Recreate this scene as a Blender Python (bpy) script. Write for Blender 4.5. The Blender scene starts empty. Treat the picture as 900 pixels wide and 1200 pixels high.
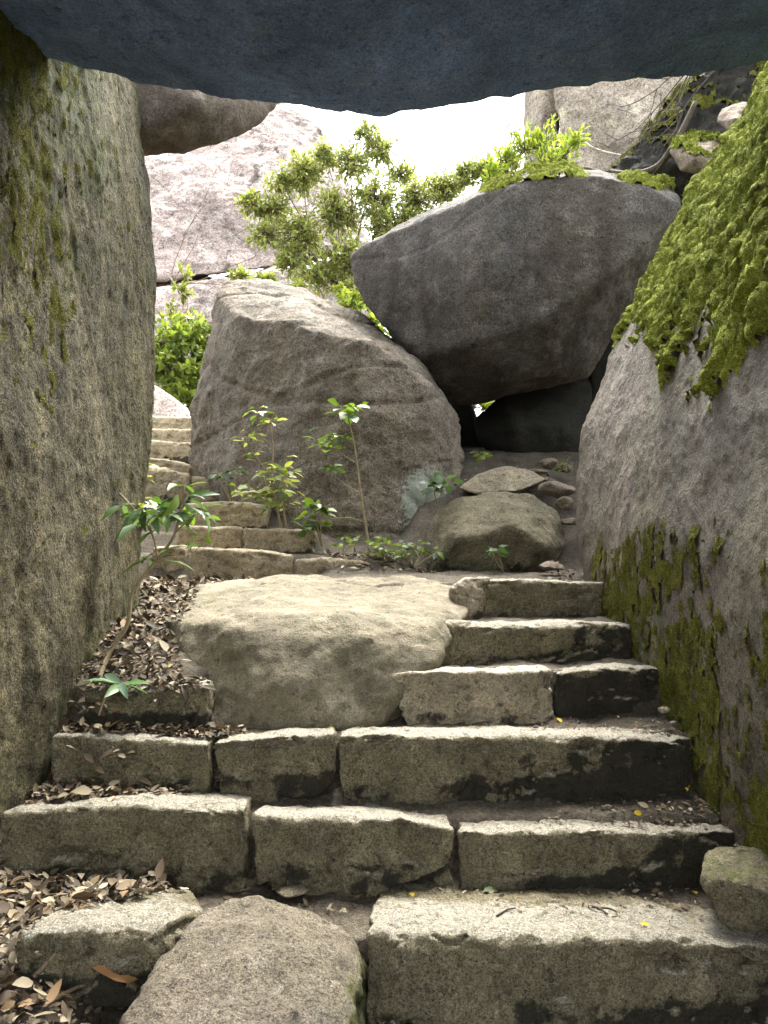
import bpy, bmesh, math, random
import numpy as np
from mathutils import Vector, Matrix
from mathutils.bvhtree import BVHTree

# ------------------------------------------------------------------ camera, sky, sun, exposure
sc = bpy.context.scene
COL = sc.collection
EYE = 1.6
FPX = 942.0                      # focal length in pixels of the 900 x 1200 photograph
PITCH = math.atan(60 / FPX)
cam = bpy.data.cameras.new('camera')
cam.sensor_fit = 'VERTICAL'; cam.sensor_height = 36.0; cam.lens = 36.0 * FPX / 1200.0
cam.clip_start = 0.05; cam.clip_end = 2000
camo = bpy.data.objects.new('camera', cam); COL.objects.link(camo)
camo.location = (0, 0, EYE); camo.rotation_euler = (math.pi / 2 + PITCH, 0, 0)
sc.camera = camo

SUN_EL, SUN_AZ = 62.0, 22.0      # degrees; azimuth clockwise from +Y (the way the camera looks)
W = bpy.data.worlds.new('World'); sc.world = W; W.use_nodes = True
wt = W.node_tree; wt.nodes.clear()
sky = wt.nodes.new('ShaderNodeTexSky'); sky.sky_type = 'NISHITA'; sky.sun_disc = False
sky.sun_elevation = math.radians(SUN_EL); sky.sun_rotation = math.radians(SUN_AZ)
sky.dust_density = 4.0; sky.air_density = 1.0
hs = wt.nodes.new('ShaderNodeHueSaturation'); hs.inputs['Saturation'].default_value = 0.15
bg = wt.nodes.new('ShaderNodeBackground'); bg.inputs['Strength'].default_value = 0.15
wo = wt.nodes.new('ShaderNodeOutputWorld')
wt.links.new(sky.outputs[0], hs.inputs['Color']); wt.links.new(hs.outputs[0], bg.inputs[0]); wt.links.new(bg.outputs[0], wo.inputs[0])

sl = bpy.data.lights.new('sun', 'SUN'); sl.energy = 1.5; sl.angle = math.radians(28); sl.color = (1.0, 0.94, 0.82)
so = bpy.data.objects.new('sun', sl); COL.objects.link(so)
sd = Vector((math.sin(math.radians(SUN_AZ)) * math.cos(math.radians(SUN_EL)),
             math.cos(math.radians(SUN_AZ)) * math.cos(math.radians(SUN_EL)), math.sin(math.radians(SUN_EL))))
so.rotation_euler = sd.to_track_quat('Z', 'Y').to_euler()

vs = sc.view_settings
vs.view_transform = 'Standard'; vs.look = 'None'; vs.gamma = 1.0; vs.use_curve_mapping = False
vs.exposure = 2.75
sc.render.engine = 'CYCLES'
sc.cycles.use_denoising = True
sc.cycles.max_bounces = 6; sc.cycles.diffuse_bounces = 4; sc.cycles.glossy_bounces = 2
sc.cycles.transmission_bounces = 3; sc.cycles.transparent_max_bounces = 4
sc.cycles.use_adaptive_sampling = True; sc.cycles.adaptive_threshold = 0.02

# ------------------------------------------------------------------ helpers
CP, SP = math.cos(PITCH), math.sin(PITCH)
def P(px, py, y):
    """a point of the place: seen at photo pixel (px, py), y metres ahead"""
    dx, dz = (px - 450) / FPX, -(py - 600) / FPX
    k = y / (CP - dz * SP)
    return (dx * k, y, EYE + (SP + dz * CP) * k)
def PIX(co):
    x, y, z = co[:, 0], co[:, 1], co[:, 2] - EYE
    f = y * CP + z * SP; u = -y * SP + z * CP
    return 450 + FPX * x / f, 600 - FPX * u / f

_rs = np.random.RandomState(7)
_perm = _rs.permutation(256).astype(np.int64); _perm2 = np.concatenate([_perm, _perm])
_g = _rs.normal(size=(256, 3)); _g /= np.linalg.norm(_g, axis=1)[:, None]; _g = _g.astype(np.float32)
def pn(p):
    """gradient noise, about -0.7..0.7"""
    i = np.floor(p).astype(np.int64); f = (p - i).astype(np.float32)
    u = f * f * f * (f * (f * 6 - 15) + 10)
    i &= 255
    out = np.zeros(len(p), np.float32)
    for a in (0, 1):
        wa = u[:, 0] if a else 1 - u[:, 0]
        ha = _perm[(i[:, 0] + a) & 255]
        for b in (0, 1):
            wb = wa * (u[:, 1] if b else 1 - u[:, 1])
            hb = _perm2[ha + ((i[:, 1] + b) & 255)]
            for c in (0, 1):
                w = wb * (u[:, 2] if c else 1 - u[:, 2])
                h = _perm2[hb + ((i[:, 2] + c) & 255)]
                g = _g[h]
                out += w * (g[:, 0] * (f[:, 0] - a) + g[:, 1] * (f[:, 1] - b) + g[:, 2] * (f[:, 2] - c))
    return out
def fbm(p, freq, octv=4, rough=0.5, seed=0, scale=(1, 1, 1)):
    q = p * (np.array(scale) * freq) + seed * 17.31
    s = np.zeros(len(p), np.float32); a = 1.0
    for k in range(octv):
        s += a * pn(q); q = q * 2.03 + 11.7; a *= rough
    return s
def ridge(p, freq, seed=0, scale=(1, 1, 1)):
    return 1 - np.minimum(1, np.abs(fbm(p, freq, 2, 0.5, seed, scale)) * 2.6)
def sstep(a, b, x):
    t = np.clip((x - a) / (b - a), 0, 1); return t * t * (3 - 2 * t)

def tag(o, label, cat, group=None, kind=None):
    o['label'] = label
    if cat: o['category'] = cat
    if group: o['group'] = group
    if kind: o['kind'] = kind
    return o
def mesh_obj(name, verts, faces, mat, parent=None, smooth=True, origin=None):
    me = bpy.data.meshes.new(name)
    v = np.asarray(verts, np.float64).reshape(-1, 3)
    if origin is not None: v = v - np.array(origin)
    me.from_pydata(v.tolist(), [], faces if isinstance(faces, list) else faces.tolist())
    if smooth: me.polygons.foreach_set('use_smooth', np.ones(len(me.polygons), bool))
    me.update()
    if mat: me.materials.append(mat)
    o = bpy.data.objects.new(name, me); COL.objects.link(o)
    if parent is not None: o.parent = parent
    elif origin is not None: o.location = origin
    return o
def attr(me, name, vals):
    a = me.attributes.new(name, 'FLOAT', 'POINT'); a.data.foreach_set('value', np.asarray(vals, np.float32))
def attr_col(me, name, vals):
    a = me.attributes.new(name, 'FLOAT_COLOR', 'POINT')
    v = np.ones((len(vals), 4), np.float32); v[:, :3] = vals
    a.data.foreach_set('color', v.ravel())
def empty(name, loc, label, cat, group=None):
    o = bpy.data.objects.new(name, None); o.location = loc; o.empty_display_size = 0.1
    COL.objects.link(o); return tag(o, label, cat, group)

# ------------------------------------------------------------------ materials
class NT:
    def __init__(s, name):
        s.m = bpy.data.materials.new(name); s.m.use_nodes = True
        s.t = s.m.node_tree; s.t.nodes.clear()
        s.out = s.n('ShaderNodeOutputMaterial')
    def n(s, typ, **kw):
        nd = s.t.nodes.new(typ)
        for k, v in kw.items(): setattr(nd, k, v)
        return nd
    def set(s, sock, v):
        if isinstance(v, bpy.types.NodeSocket): s.t.links.new(v, sock)
        else:
            if isinstance(v, (tuple, list)) and len(v) == 3 and sock.type == 'RGBA': v = (*v, 1)
            sock.default_value = v
    def coord(s, scale=(1, 1, 1), loc=(0, 0, 0)):
        tc = s.n('ShaderNodeTexCoord'); mp = s.n('ShaderNodeMapping')
        s.t.links.new(tc.outputs['Object'], mp.inputs[0]); mp.inputs['Scale'].default_value = scale; mp.inputs['Location'].default_value = loc
        return mp.outputs[0]
    def noise(s, vec, scale, detail=4, rough=0.55, dist=0.0):
        nd = s.n('ShaderNodeTexNoise'); s.set(nd.inputs['Vector'], vec)
        nd.inputs['Scale'].default_value = scale; nd.inputs['Detail'].default_value = detail
        nd.inputs['Roughness'].default_value = rough; nd.inputs['Distortion'].default_value = dist
        return nd.outputs['Fac']
    def math(s, op, a, b=0.0, clamp=False):
        nd = s.n('ShaderNodeMath', operation=op); nd.use_clamp = clamp
        s.set(nd.inputs[0], a); s.set(nd.inputs[1], b); return nd.outputs[0]
    def step(s, v, a, b):
        nd = s.n('ShaderNodeMapRange', interpolation_type='SMOOTHSTEP'); s.set(nd.inputs[0], v)
        nd.inputs[1].default_value = a; nd.inputs[2].default_value = b; return nd.outputs[0]
    def remap(s, v, a, b, c, d):
        nd = s.n('ShaderNodeMapRange'); s.set(nd.inputs[0], v)
        for k, x in zip((1, 2, 3, 4), (a, b, c, d)): nd.inputs[k].default_value = x
        return nd.outputs[0]
    def mix(s, f, a, b, mode='MIX'):
        nd = s.n('ShaderNodeMix', data_type='RGBA', blend_type=mode)
        s.set(nd.inputs[0], f); s.set(nd.inputs[6], a); s.set(nd.inputs[7], b); return nd.outputs[2]
    def grey(s, v):
        nd = s.n('ShaderNodeCombineColor')
        for k in range(3): s.set(nd.inputs[k], v)
        return nd.outputs[0]
    def attr(s, name, col=False):
        nd = s.n('ShaderNodeAttribute', attribute_name=name); return nd.outputs['Color' if col else 'Fac']
    def bump(s, h, strength, dist, nrm=None):
        nd = s.n('ShaderNodeBump'); s.set(nd.inputs['Height'], h)
        nd.inputs['Strength'].default_value = strength; nd.inputs['Distance'].default_value = dist
        if nrm is not None: s.set(nd.inputs['Normal'], nrm)
        return nd.outputs[0]
    def principled(s, col, rough=0.85, nrm=None, spec=0.3):
        b = s.n('ShaderNodeBsdfPrincipled'); s.set(b.inputs['Base Color'], col); s.set(b.inputs['Roughness'], rough)
        b.inputs['Specular IOR Level'].default_value = spec
        if nrm is not None: s.set(b.inputs['Normal'], nrm)
        s.t.links.new(b.outputs[0], s.out.inputs[0]); return b

def granite(name, a, b, c, big=1.3, streak=None, streak_col=(0.05, 0.05, 0.035), pits=0.0, speck=150, speck_amt=0.45,
            bump=1.0, fleck=26, bands=None, rough=0.85, spec=0.3, moss_col=(0.075, 0.085, 0.02), stain_shade_col=(0.013, 0.0115, 0.008),
            lichen_col=(0.36, 0.40, 0.33), grain=60, loc=(0, 0, 0), dust_col=(0.38, 0.355, 0.295)):
    m = NT(name); v = m.coord(loc=loc)
    n1 = m.noise(v, big, 5, 0.6, 0.3); n2 = m.noise(v, big * 6, 6, 0.65)
    col = m.mix(m.step(n1, 0.36, 0.64), a, b)
    col = m.mix(m.step(n2, 0.48, 0.72), col, c)
    if streak:
        vs_ = m.coord(scale=streak, loc=loc)
        n3 = m.noise(vs_, 1.0, 5, 0.6)
        col = m.mix(m.math('MULTIPLY', m.step(n3, 0.50, 0.72), 0.75), col, streak_col)
        n3b = m.noise(m.coord(scale=streak, loc=(3.3, 1.7, 9.1)), 1.6, 5, 0.6)
        col = m.mix(m.math('MULTIPLY', m.step(n3b, 0.54, 0.72), 0.5), col, c)
    # broad run-off bands down the face
    if bands:
        b1 = m.noise(m.coord(scale=(1.7, 1.7, 0.22), loc=(2.1, 5.7, 0.4)), 1.0, 4, 0.55, 0.4)
        b2 = m.noise(m.coord(scale=(5.5, 5.5, 0.5), loc=(7.7, 1.2, 3.4)), 1.0, 5, 0.6, 0.3)
        col = m.mix(m.step(b1, 0.40, 0.60), col, m.mix(1.0, col, bands[0], 'MULTIPLY'))
        col = m.mix(m.math('MULTIPLY', m.step(b2, 0.50, 0.68), 0.8), col, m.mix(1.0, col, bands[1], 'MULTIPLY'))
        b3 = m.noise(m.coord(scale=(4.0, 4.0, 0.4), loc=(1.7, 8.2, 5.5)), 1.0, 5, 0.6, 0.3)
        col = m.mix(m.math('MULTIPLY', m.step(b3, 0.54, 0.70), 0.8), col, m.mix(1.0, col, bands[2], 'MULTIPLY'))
    # mineral grains
    s1 = m.noise(v, speck, 2, 0.6); s2 = m.noise(v, speck * 0.37, 4, 0.7); s3 = m.noise(v, speck * 2.1, 1, 0.5)
    k = m.math('ADD', m.math('MULTIPLY', m.math('SUBTRACT', s1, 0.5), 2.6 * speck_amt), m.math('MULTIPLY', m.math('SUBTRACT', s2, 0.5), 1.3 * speck_amt))
    k = m.math('ADD', k, m.math('MULTIPLY', m.math('SUBTRACT', s3, 0.5), 3.0 * speck_amt))
    k = m.math('MAXIMUM', m.math('ADD', k, 1.0), 0.25)
    col = m.mix(1.0, col, m.grey(k), 'MULTIPLY')
    # weather patina in broad patches
    pt = m.noise(v, big * 2.7, 7, 0.7, 0.6)
    col = m.mix(1.0, col, m.grey(m.remap(pt, 0.30, 0.70, 0.62, 1.35)), 'MULTIPLY')
    # weathered pits and dark flecks
    fl = m.noise(v, fleck, 5, 0.75)
    col = m.mix(m.math('MULTIPLY', m.step(fl, 0.58, 0.72), 0.5), col, stain_shade_col)
    # pale crusts of lichen
    lw = m.noise(v, 34, 6, 0.8); lk = m.math('ADD', m.attr('lichen'), m.math('MULTIPLY', m.math('SUBTRACT', lw, 0.5), 1.6))
    col = m.mix(m.math('MULTIPLY', m.step(lk, 0.5, 0.62), 0.8), col, lichen_col)
    # thin green growth
    mw = m.noise(v, 11, 6, 0.72); mk = m.math('ADD', m.attr('green'), m.math('MULTIPLY', m.math('SUBTRACT', mw, 0.5), 1.5))
    gcol = m.mix(m.step(s2, 0.35, 0.65), moss_col, tuple(x * 1.7 for x in moss_col))
    col = m.mix(m.math('MULTIPLY', m.step(mk, 0.42, 0.75), 0.8), col, gcol)
    # damp and earth stains; on some boulders also painted shade
    sw = m.noise(v, 9, 6, 0.68); sk = m.math('ADD', m.attr('stain_shade'), m.math('MULTIPLY', m.math('SUBTRACT', sw, 0.5), 1.7))
    col = m.mix(m.math('MULTIPLY', m.step(sk, 0.43, 0.64), 0.88), col, stain_shade_col)
    # trodden, clean edges
    dk = m.math('ADD', m.attr('worn'), m.math('MULTIPLY', m.math('SUBTRACT', sw, 0.5), 1.1))
    col = m.mix(m.math('MULTIPLY', m.step(dk, 0.45, 0.7), 0.75), col, m.mix(1.0, dust_col, m.grey(m.math('MAXIMUM', k, 0.6)), 'MULTIPLY'))
    h1 = m.noise(v, grain, 7, 0.75)
    if streak: h1 = m.math('ADD', h1, m.math('MULTIPLY', m.noise(m.coord(scale=tuple(x * 5 for x in streak)), 1.0, 5, 0.7), 0.8))
    h = m.math('ADD', h1, m.math('MULTIPLY', s1, 0.35))
    h = m.math('SUBTRACT', h, m.math('MULTIPLY', m.step(fl, 0.56, 0.70), 0.5))
    nr = m.bump(h, 0.9 * bump, 0.012)
    m.principled(col, m.remap(n2, 0.3, 0.7, rough - 0.12, rough + 0.08), nr, spec)
    return m.m

M = {}
M['wall_rock'] = granite('mossy_wall_rock', (0.158, 0.134, 0.075), (0.105, 0.092, 0.050), (0.245, 0.212, 0.130), 1.4, streak=(9, 9, 1.6), streak_col=(0.05, 0.043, 0.022), bump=2.2, speck=95, speck_amt=1.0, lichen_col=(0.30, 0.265, 0.13), bands=((0.80, 0.84, 0.70), (0.58, 0.56, 0.48), (1.45, 1.38, 1.10)), grain=42, moss_col=(0.06, 0.072, 0.016))
M['round_rock'] = granite('rounded_pink_rock', (0.170, 0.126, 0.094), (0.128, 0.106, 0.062), (0.228, 0.192, 0.148), 0.7, streak=(14, 14, 5), streak_col=(0.08, 0.062, 0.045), bands=((0.82, 0.86, 0.66), (0.62, 0.55, 0.50), (1.40, 1.38, 1.42)), bump=1.9, speck=110, speck_amt=0.8, grain=48, rough=0.62, spec=0.5)
M['dome_rock'] = granite('dome_granite', (0.195, 0.165, 0.125), (0.15, 0.132, 0.09), (0.265, 0.235, 0.19), 2.0, bump=1.5, speck=120, speck_amt=0.75, grain=50)
M['slab_rock'] = granite('glare_blue_slab_rock', (0.18, 0.275, 0.50), (0.135, 0.20, 0.37), (0.23, 0.30, 0.47), 1.5, bump=1.2, speck=90)  # blue of the lens glare put into the slab's base colour
M['brown_rock'] = granite('brown_rock', (0.22, 0.175, 0.13), (0.17, 0.135, 0.10), (0.27, 0.225, 0.18), 1.5, bump=1.2, speck=80)
M['grey_rock'] = granite('grey_boulder_rock', (0.205, 0.178, 0.145), (0.145, 0.127, 0.095), (0.275, 0.248, 0.21), 1.1, bump=1.5, bands=((0.95, 0.90, 0.84), (0.66, 0.64, 0.58), (1.25, 1.22, 1.18)), speck=80, speck_amt=0.75, grain=30, streak=(3, 3, 3), streak_col=(0.10, 0.088, 0.06))
M['lean_rock'] = granite('leaning_boulder_rock', (0.090, 0.085, 0.078), (0.067, 0.059, 0.050), (0.138, 0.131, 0.121), 1.0, bump=1.5, bands=((1.0, 0.95, 0.88), (0.62, 0.60, 0.58), (1.45, 1.42, 1.38)), speck=70, speck_amt=0.75, grain=26)
M['tan_rock'] = granite('tan_boulder_rock', (0.21, 0.182, 0.125), (0.155, 0.138, 0.09), (0.275, 0.245, 0.18), 1.5, bump=1.1, speck=130, speck_amt=0.45, grain=44)
M['step_rock'] = granite('step_granite', (0.185, 0.162, 0.100), (0.145, 0.128, 0.076), (0.26, 0.23, 0.155), 2.2, bump=1.5, speck=130, speck_amt=0.75, grain=55)
M['step_tan'] = granite('step_tan_granite', (0.31, 0.265, 0.185), (0.25, 0.215, 0.145), (0.37, 0.325, 0.24), 2.2, bump=1.3, speck=110, speck_amt=0.55, grain=40)
M['flight_rock'] = granite('flight_granite', (0.38, 0.315, 0.205), (0.30, 0.25, 0.16), (0.44, 0.385, 0.28), 2.2, bump=1.2, speck=90, speck_amt=0.5, grain=36)
M['shade_earth_rock'] = granite('hollow_shade_earth_rock', (0.022, 0.021, 0.016), (0.016, 0.015, 0.012), (0.032, 0.030, 0.024), 1.5, bump=1.2, speck=80)  # near-black stands for deep shade in the hollow; on the bank, dark earth
M['cliff_rock'] = granite('pale_cliff_rock', (0.37, 0.305, 0.275), (0.265, 0.215, 0.195), (0.46, 0.415, 0.38), 0.5, bump=1.6, speck=22, speck_amt=0.7, fleck=5, grain=9, stain_shade_col=(0.07, 0.06, 0.05))
M['far_rock'] = granite('far_grey_rock', (0.36, 0.31, 0.25), (0.26, 0.225, 0.18), (0.50, 0.455, 0.35), 0.6, bump=1.8, speck=24, speck_amt=0.6, fleck=7, grain=9)

def soil_mat():
    m = NT('soil'); v = m.coord()
    n = m.noise(v, 5, 6, 0.65); f = m.noise(v, 70, 6, 0.75)
    col = m.mix(m.step(n, 0.35, 0.65), (0.125, 0.105, 0.078), (0.205, 0.18, 0.14))
    col = m.mix(m.step(f, 0.35, 0.7), m.mix(0.55, col, (0.015, 0.012, 0.009)), m.mix(0.25, col, (0.25, 0.21, 0.16)))
    col = m.mix(m.attr('damp'), col, m.mix(0.75, col, (0.012, 0.010, 0.007)))
    m.principled(col, 0.92, m.bump(m.math('ADD', f, m.noise(v, 160, 3, 0.6)), 0.9, 0.012), 0.2); return m.m
M['soil'] = soil_mat()

def moss_mat(name, a, b, c):
    m = NT(name); v = m.coord()
    n = m.noise(v, 7, 5, 0.6); f = m.noise(v, 55, 4, 0.7); w = m.noise(m.coord(scale=(1, 1, 0.18), loc=(4, 2, 7)), 20, 5, 0.7)
    col = m.mix(m.step(n, 0.35, 0.66), a, b)
    col = m.mix(m.step(f, 0.45, 0.7), col, c)
    col = m.mix(m.math('MULTIPLY', m.step(w, 0.52, 0.66), 0.7), col, (0.045, 0.038, 0.014))  # older brown moss, plus shade of upright creases painted in
    nr = m.bump(m.math('ADD', f, m.noise(v, 150, 3, 0.7)), 1.0, 0.018)
    g = m.noise(v, 190, 2, 0.6)
    col = m.mix(1.0, col, m.grey(m.remap(g, 0.3, 0.7, 0.45, 1.6)), 'MULTIPLY')
    m.principled(col, 0.95, nr, 0.08); return m.m
M['moss'] = moss_mat('bright_moss', (0.145, 0.175, 0.024), (0.25, 0.29, 0.040), (0.40, 0.43, 0.095))
M['dull_moss'] = moss_mat('dull_moss', (0.085, 0.092, 0.016), (0.13, 0.135, 0.024), (0.17, 0.16, 0.04))

def leaf_mat(name, rough=0.45, spec=0.45, trans=0.35):
    m = NT(name); col = m.attr('tint', True)
    b = m.principled(col, rough, None, spec)
    if trans:
        t = m.n('ShaderNodeBsdfTranslucent'); m.set(t.inputs[0], m.mix(1.0, col, (1.5, 1.6, 0.7), 'MULTIPLY'))
        mx = m.n('ShaderNodeMixShader'); mx.inputs[0].default_value = trans
        m.t.links.new(b.outputs[0], mx.inputs[1]); m.t.links.new(t.outputs[0], mx.inputs[2]); m.t.links.new(mx.outputs[0], m.out.inputs[0])
    return m.m
M['leaf'] = leaf_mat('green_leaf')
M['dead_leaf'] = leaf_mat('dead_leaf', 0.7, 0.25, 0.0)
def bark_mat(name, a, b):
    m = NT(name); v = m.coord(scale=(1, 1, 0.4)); n = m.noise(v, 90, 5, 0.7)
    m.principled(m.mix(m.step(n, 0.35, 0.65), a, b), 0.85, m.bump(n, 0.8, 0.004), 0.25); return m.m
M['bark'] = bark_mat('bark', (0.10, 0.075, 0.045), (0.20, 0.16, 0.10))
M['green_bark'] = bark_mat('green_bark', (0.22, 0.18, 0.10), (0.34, 0.28, 0.17))
M['root'] = bark_mat('dark_root', (0.035, 0.028, 0.020), (0.09, 0.07, 0.05))
M['pale_root'] = bark_mat('pale_root', (0.36, 0.31, 0.24), (0.50, 0.44, 0.36))

# ------------------------------------------------------------------ rock builder
BVH = []          # surfaces that fallen leaves may lie on
def back(pts, dy, shrink=0.88):
    """the same outline further away and a little smaller: the far side of a rock"""
    cx = sum(p[0] for p in pts) / len(pts); cy = sum(p[1] for p in pts) / len(pts)
    return [(cx + (p[0] - cx) * shrink, cy + (p[1] - cy) * shrink, p[2] + dy) for p in pts]
def W3(pts): return [P(*p) for p in pts]

def rock(name, hulls, vox, mat, label, cat='boulder', group=None, smooth=6, noise=((0.03, 2.5, 4), (0.006, 14, 4)), cracks=None,
         seed=0, attrs=None, base=None, catch=False, kind=None, aniso=(1, 1, 1), chip=0.0):
    bm = bmesh.new()
    for pts in hulls:
        vs_ = [bm.verts.new(p) for p in pts]
        r = bmesh.ops.convex_hull(bm, input=vs_)
        dead = [g for g in set(r['geom_interior'] + r['geom_unused']) if isinstance(g, bmesh.types.BMVert) and g.is_valid]
        if dead: bmesh.ops.delete(bm, geom=dead, context='VERTS')
    bmesh.ops.recalc_face_normals(bm, faces=bm.faces)
    me0 = bpy.data.meshes.new('tmp'); bm.to_mesh(me0); bm.free()
    tmp = bpy.data.objects.new('tmp', me0); COL.objects.link(tmp)
    md = tmp.modifiers.new('r', 'REMESH'); md.mode = 'VOXEL'; md.voxel_size = vox
    if smooth:
        ms = tmp.modifiers.new('s', 'SMOOTH'); ms.factor = 0.5; ms.iterations = smooth
    dg = bpy.context.evaluated_depsgraph_get()
    me = bpy.data.meshes.new_from_object(tmp.evaluated_get(dg))
    bpy.data.objects.remove(tmp); bpy.data.meshes.remove(me0)
    n = len(me.vertices)
    co = np.empty(n * 3, np.float32); me.vertices.foreach_get('co', co); co = co.reshape(-1, 3)
    for amp, fr, oc in noise:
        nr = np.empty(n * 3, np.float32); me.vertices.foreach_get('normal', nr); nr = nr.reshape(-1, 3)
        co = co + nr * (amp * fbm(co, fr, oc, 0.55, seed + fr, aniso))[:, None]
        me.vertices.foreach_set('co', co.ravel()); me.update()
    if cracks:
        amp, fr, scl = cracks
        nr = np.empty(n * 3, np.float32); me.vertices.foreach_get('normal', nr); nr = nr.reshape(-1, 3)
        co = co - nr * (amp * sstep(0.93, 1.0, ridge(co, fr, seed + 3, scl)))[:, None]
        me.vertices.foreach_set('co', co.ravel()); me.update()
    if chip:
        nr = np.empty(n * 3, np.float32); me.vertices.foreach_get('normal', nr); nr = nr.reshape(-1, 3)
        co = co - nr * (chip * sstep(0.15, 0.55, fbm(co, 8, 4, 0.6, seed + 9, (0.8, 1, 1.6))) * sstep(0.75, 0.3, nr[:, 2]))[:, None]
        me.vertices.foreach_set('co', co.ravel()); me.update()
    nr = np.empty(n * 3, np.float32); me.vertices.foreach_get('normal', nr); nr = nr.reshape(-1, 3)
    me.polygons.foreach_set('use_smooth', np.ones(len(me.polygons), bool))
    if attrs:
        for k, f in attrs.items(): attr(me, k, np.broadcast_to(f(co, nr), (n,)))
    org = base if base is not None else (float(co[:, 0].mean()), float(co[:, 1].mean()), float(co[:, 2].min()))
    me.vertices.foreach_set('co', (co - np.array(org, np.float32)).ravel()); me.update()
    me.name = name; me.materials.append(M[mat])
    o = bpy.data.objects.new(name, me); o.location = org; COL.objects.link(o)
    if label: tag(o, label, cat, group, kind)
    if catch:
        BVH.append((co, me))
    return o, co, nr

def faces_of(me):
    nf = len(me.polygons)
    tot = np.empty(nf, np.int32); me.polygons.foreach_get('loop_total', tot)
    st = np.empty(nf, np.int32); me.polygons.foreach_get('loop_start', st)
    lv = np.empty(len(me.loops), np.int32); me.loops.foreach_get('vertex_index', lv)
    q = tot == 4
    return lv[st[q][:, None] + np.arange(4)]

def moss_on(o, co, nr, mask, mat, amp=0.03, fuzz=20000, blade=0.012, seed=0, freq=16, scl=(1, 1, 0.3), name='moss', droop=0.5):
    """a cushion of moss grown on a rock: a lumpy skin over it with short shoots"""
    rs = np.random.RandomState(seed + 5)
    q = faces_of(o.data)
    keep = (mask[q] > 0.02).all(1); q = q[keep]
    if len(q) == 0: return None
    used, inv = np.unique(q, return_inverse=True); q = inv.reshape(-1, 4)
    c = co[used]; n = nr[used]; mk = np.clip(mask[used], 0, 1)
    lump = np.clip(0.45 + 1.1 * fbm(c, freq, 3, 0.55, seed, scl), 0, 1.3) + 0.30 * fbm(c, freq * 3, 3, 0.6, seed + 1, (1, 1, max(0.35, scl[2])))
    h = sstep(0, 0.45, mk) * amp * (0.2 + lump) - 0.004
    v = c + n * h[:, None]
    F = q.tolist()
    tri = rs.randint(0, len(q), fuzz)
    w = rs.dirichlet((1, 1, 1, 1), fuzz)
    b = (v[q[tri]] * w[:, :, None]).sum(1); bn = n[q[tri, 0]]; bmk = mk[q[tri, 0]]
    d = bn + rs.normal(size=(fuzz, 3)) * 0.55; d[:, 2] -= droop * rs.rand(fuzz)
    d /= np.linalg.norm(d, axis=1)[:, None]
    side = np.cross(d, rs.normal(size=(fuzz, 3))); side /= np.linalg.norm(side, axis=1)[:, None] + 1e-6
    L = (blade * (0.5 + rs.rand(fuzz)) * (0.5 + 0.5 * bmk))[:, None]
    bl = np.stack([b - d * 0.004 - side * L * 0.09, b - d * 0.004 + side * L * 0.09, b + d * L], 1).reshape(-1, 3)
    n0 = len(v)
    F += (n0 + np.arange(fuzz * 3).reshape(-1, 3)).tolist()
    org = np.array(o.location)
    return mesh_obj(name, np.concatenate([v, bl]) - org, F, M[mat], o, True)

# ------------------------------------------------------------------ the ground
def interp(x, xs, ys): return np.interp(x, xs, ys)
def ground_h(x, y):
    z = EYE
    # treads of the stair: (front edge, level)
    right = interp(y, [-300, -5, 0.0, 1.5, 1.95, 2.13, 2.16, 2.50, 2.54, 2.72, 2.76, 3.01, 3.05, 3.31, 3.35, 3.72, 3.77, 4.2, 4.9, 5.3, 5.8, 6.3, 7.2, 8.5, 12, 30, 300],
                   [-6, -2.4, -1.60, -1.25, -1.18, -1.16, -0.980, -0.945, -0.780, -0.745, -0.590, -0.560, -0.405, -0.382, -0.256, -0.235, -0.10, -0.075, -0.05, 0.30, 0.62, 0.85, 1.05, 1.3, 1.8, 2.6, 6])
    left = interp(y, [-300, -5, 0.0, 1.3, 2.3, 2.49, 2.53, 2.70, 2.75, 2.87, 2.91, 3.3, 4.2, 4.6, 4.72, 5.0, 5.15, 5.4, 5.6, 6.2, 6.4, 6.9, 7.05, 7.5, 7.65, 8.2, 8.35, 8.8, 8.95, 9.5, 12, 30, 300],
                  [-6, -2.4, -1.60, -1.12, -0.92, -0.90, -0.78, -0.75, -0.59, -0.575, -0.44, -0.28, -0.12, -0.10, 0.05, 0.06, 0.19, 0.21, 0.37, 0.40, 0.68, 0.70, 0.87, 0.89, 1.11, 1.13, 1.34, 1.36, 1.57, 1.62, 1.9, 2.6, 6])
    mid = interp(y, [4.4, 4.7, 5.0, 5.6, 6.5, 8, 12, 30, 300], [-0.12, 0.03, 0.06, 0.25, 0.55, 1.0, 1.8, 2.6, 6])
    wl = sstep(-0.55, -0.80, x)
    wfar = sstep(4.4, 4.8, y)
    wl_far = sstep(-0.25, -0.45, x); wm = sstep(0.1, 0.25, x)
    near = right * (1 - wl) + left * wl
    far = np.where(x < -0.1, left * wl_far + mid * (1 - wl_far), mid * (1 - wm) + right * wm)
    return z + near * (1 - wfar) + far * wfar

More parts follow.
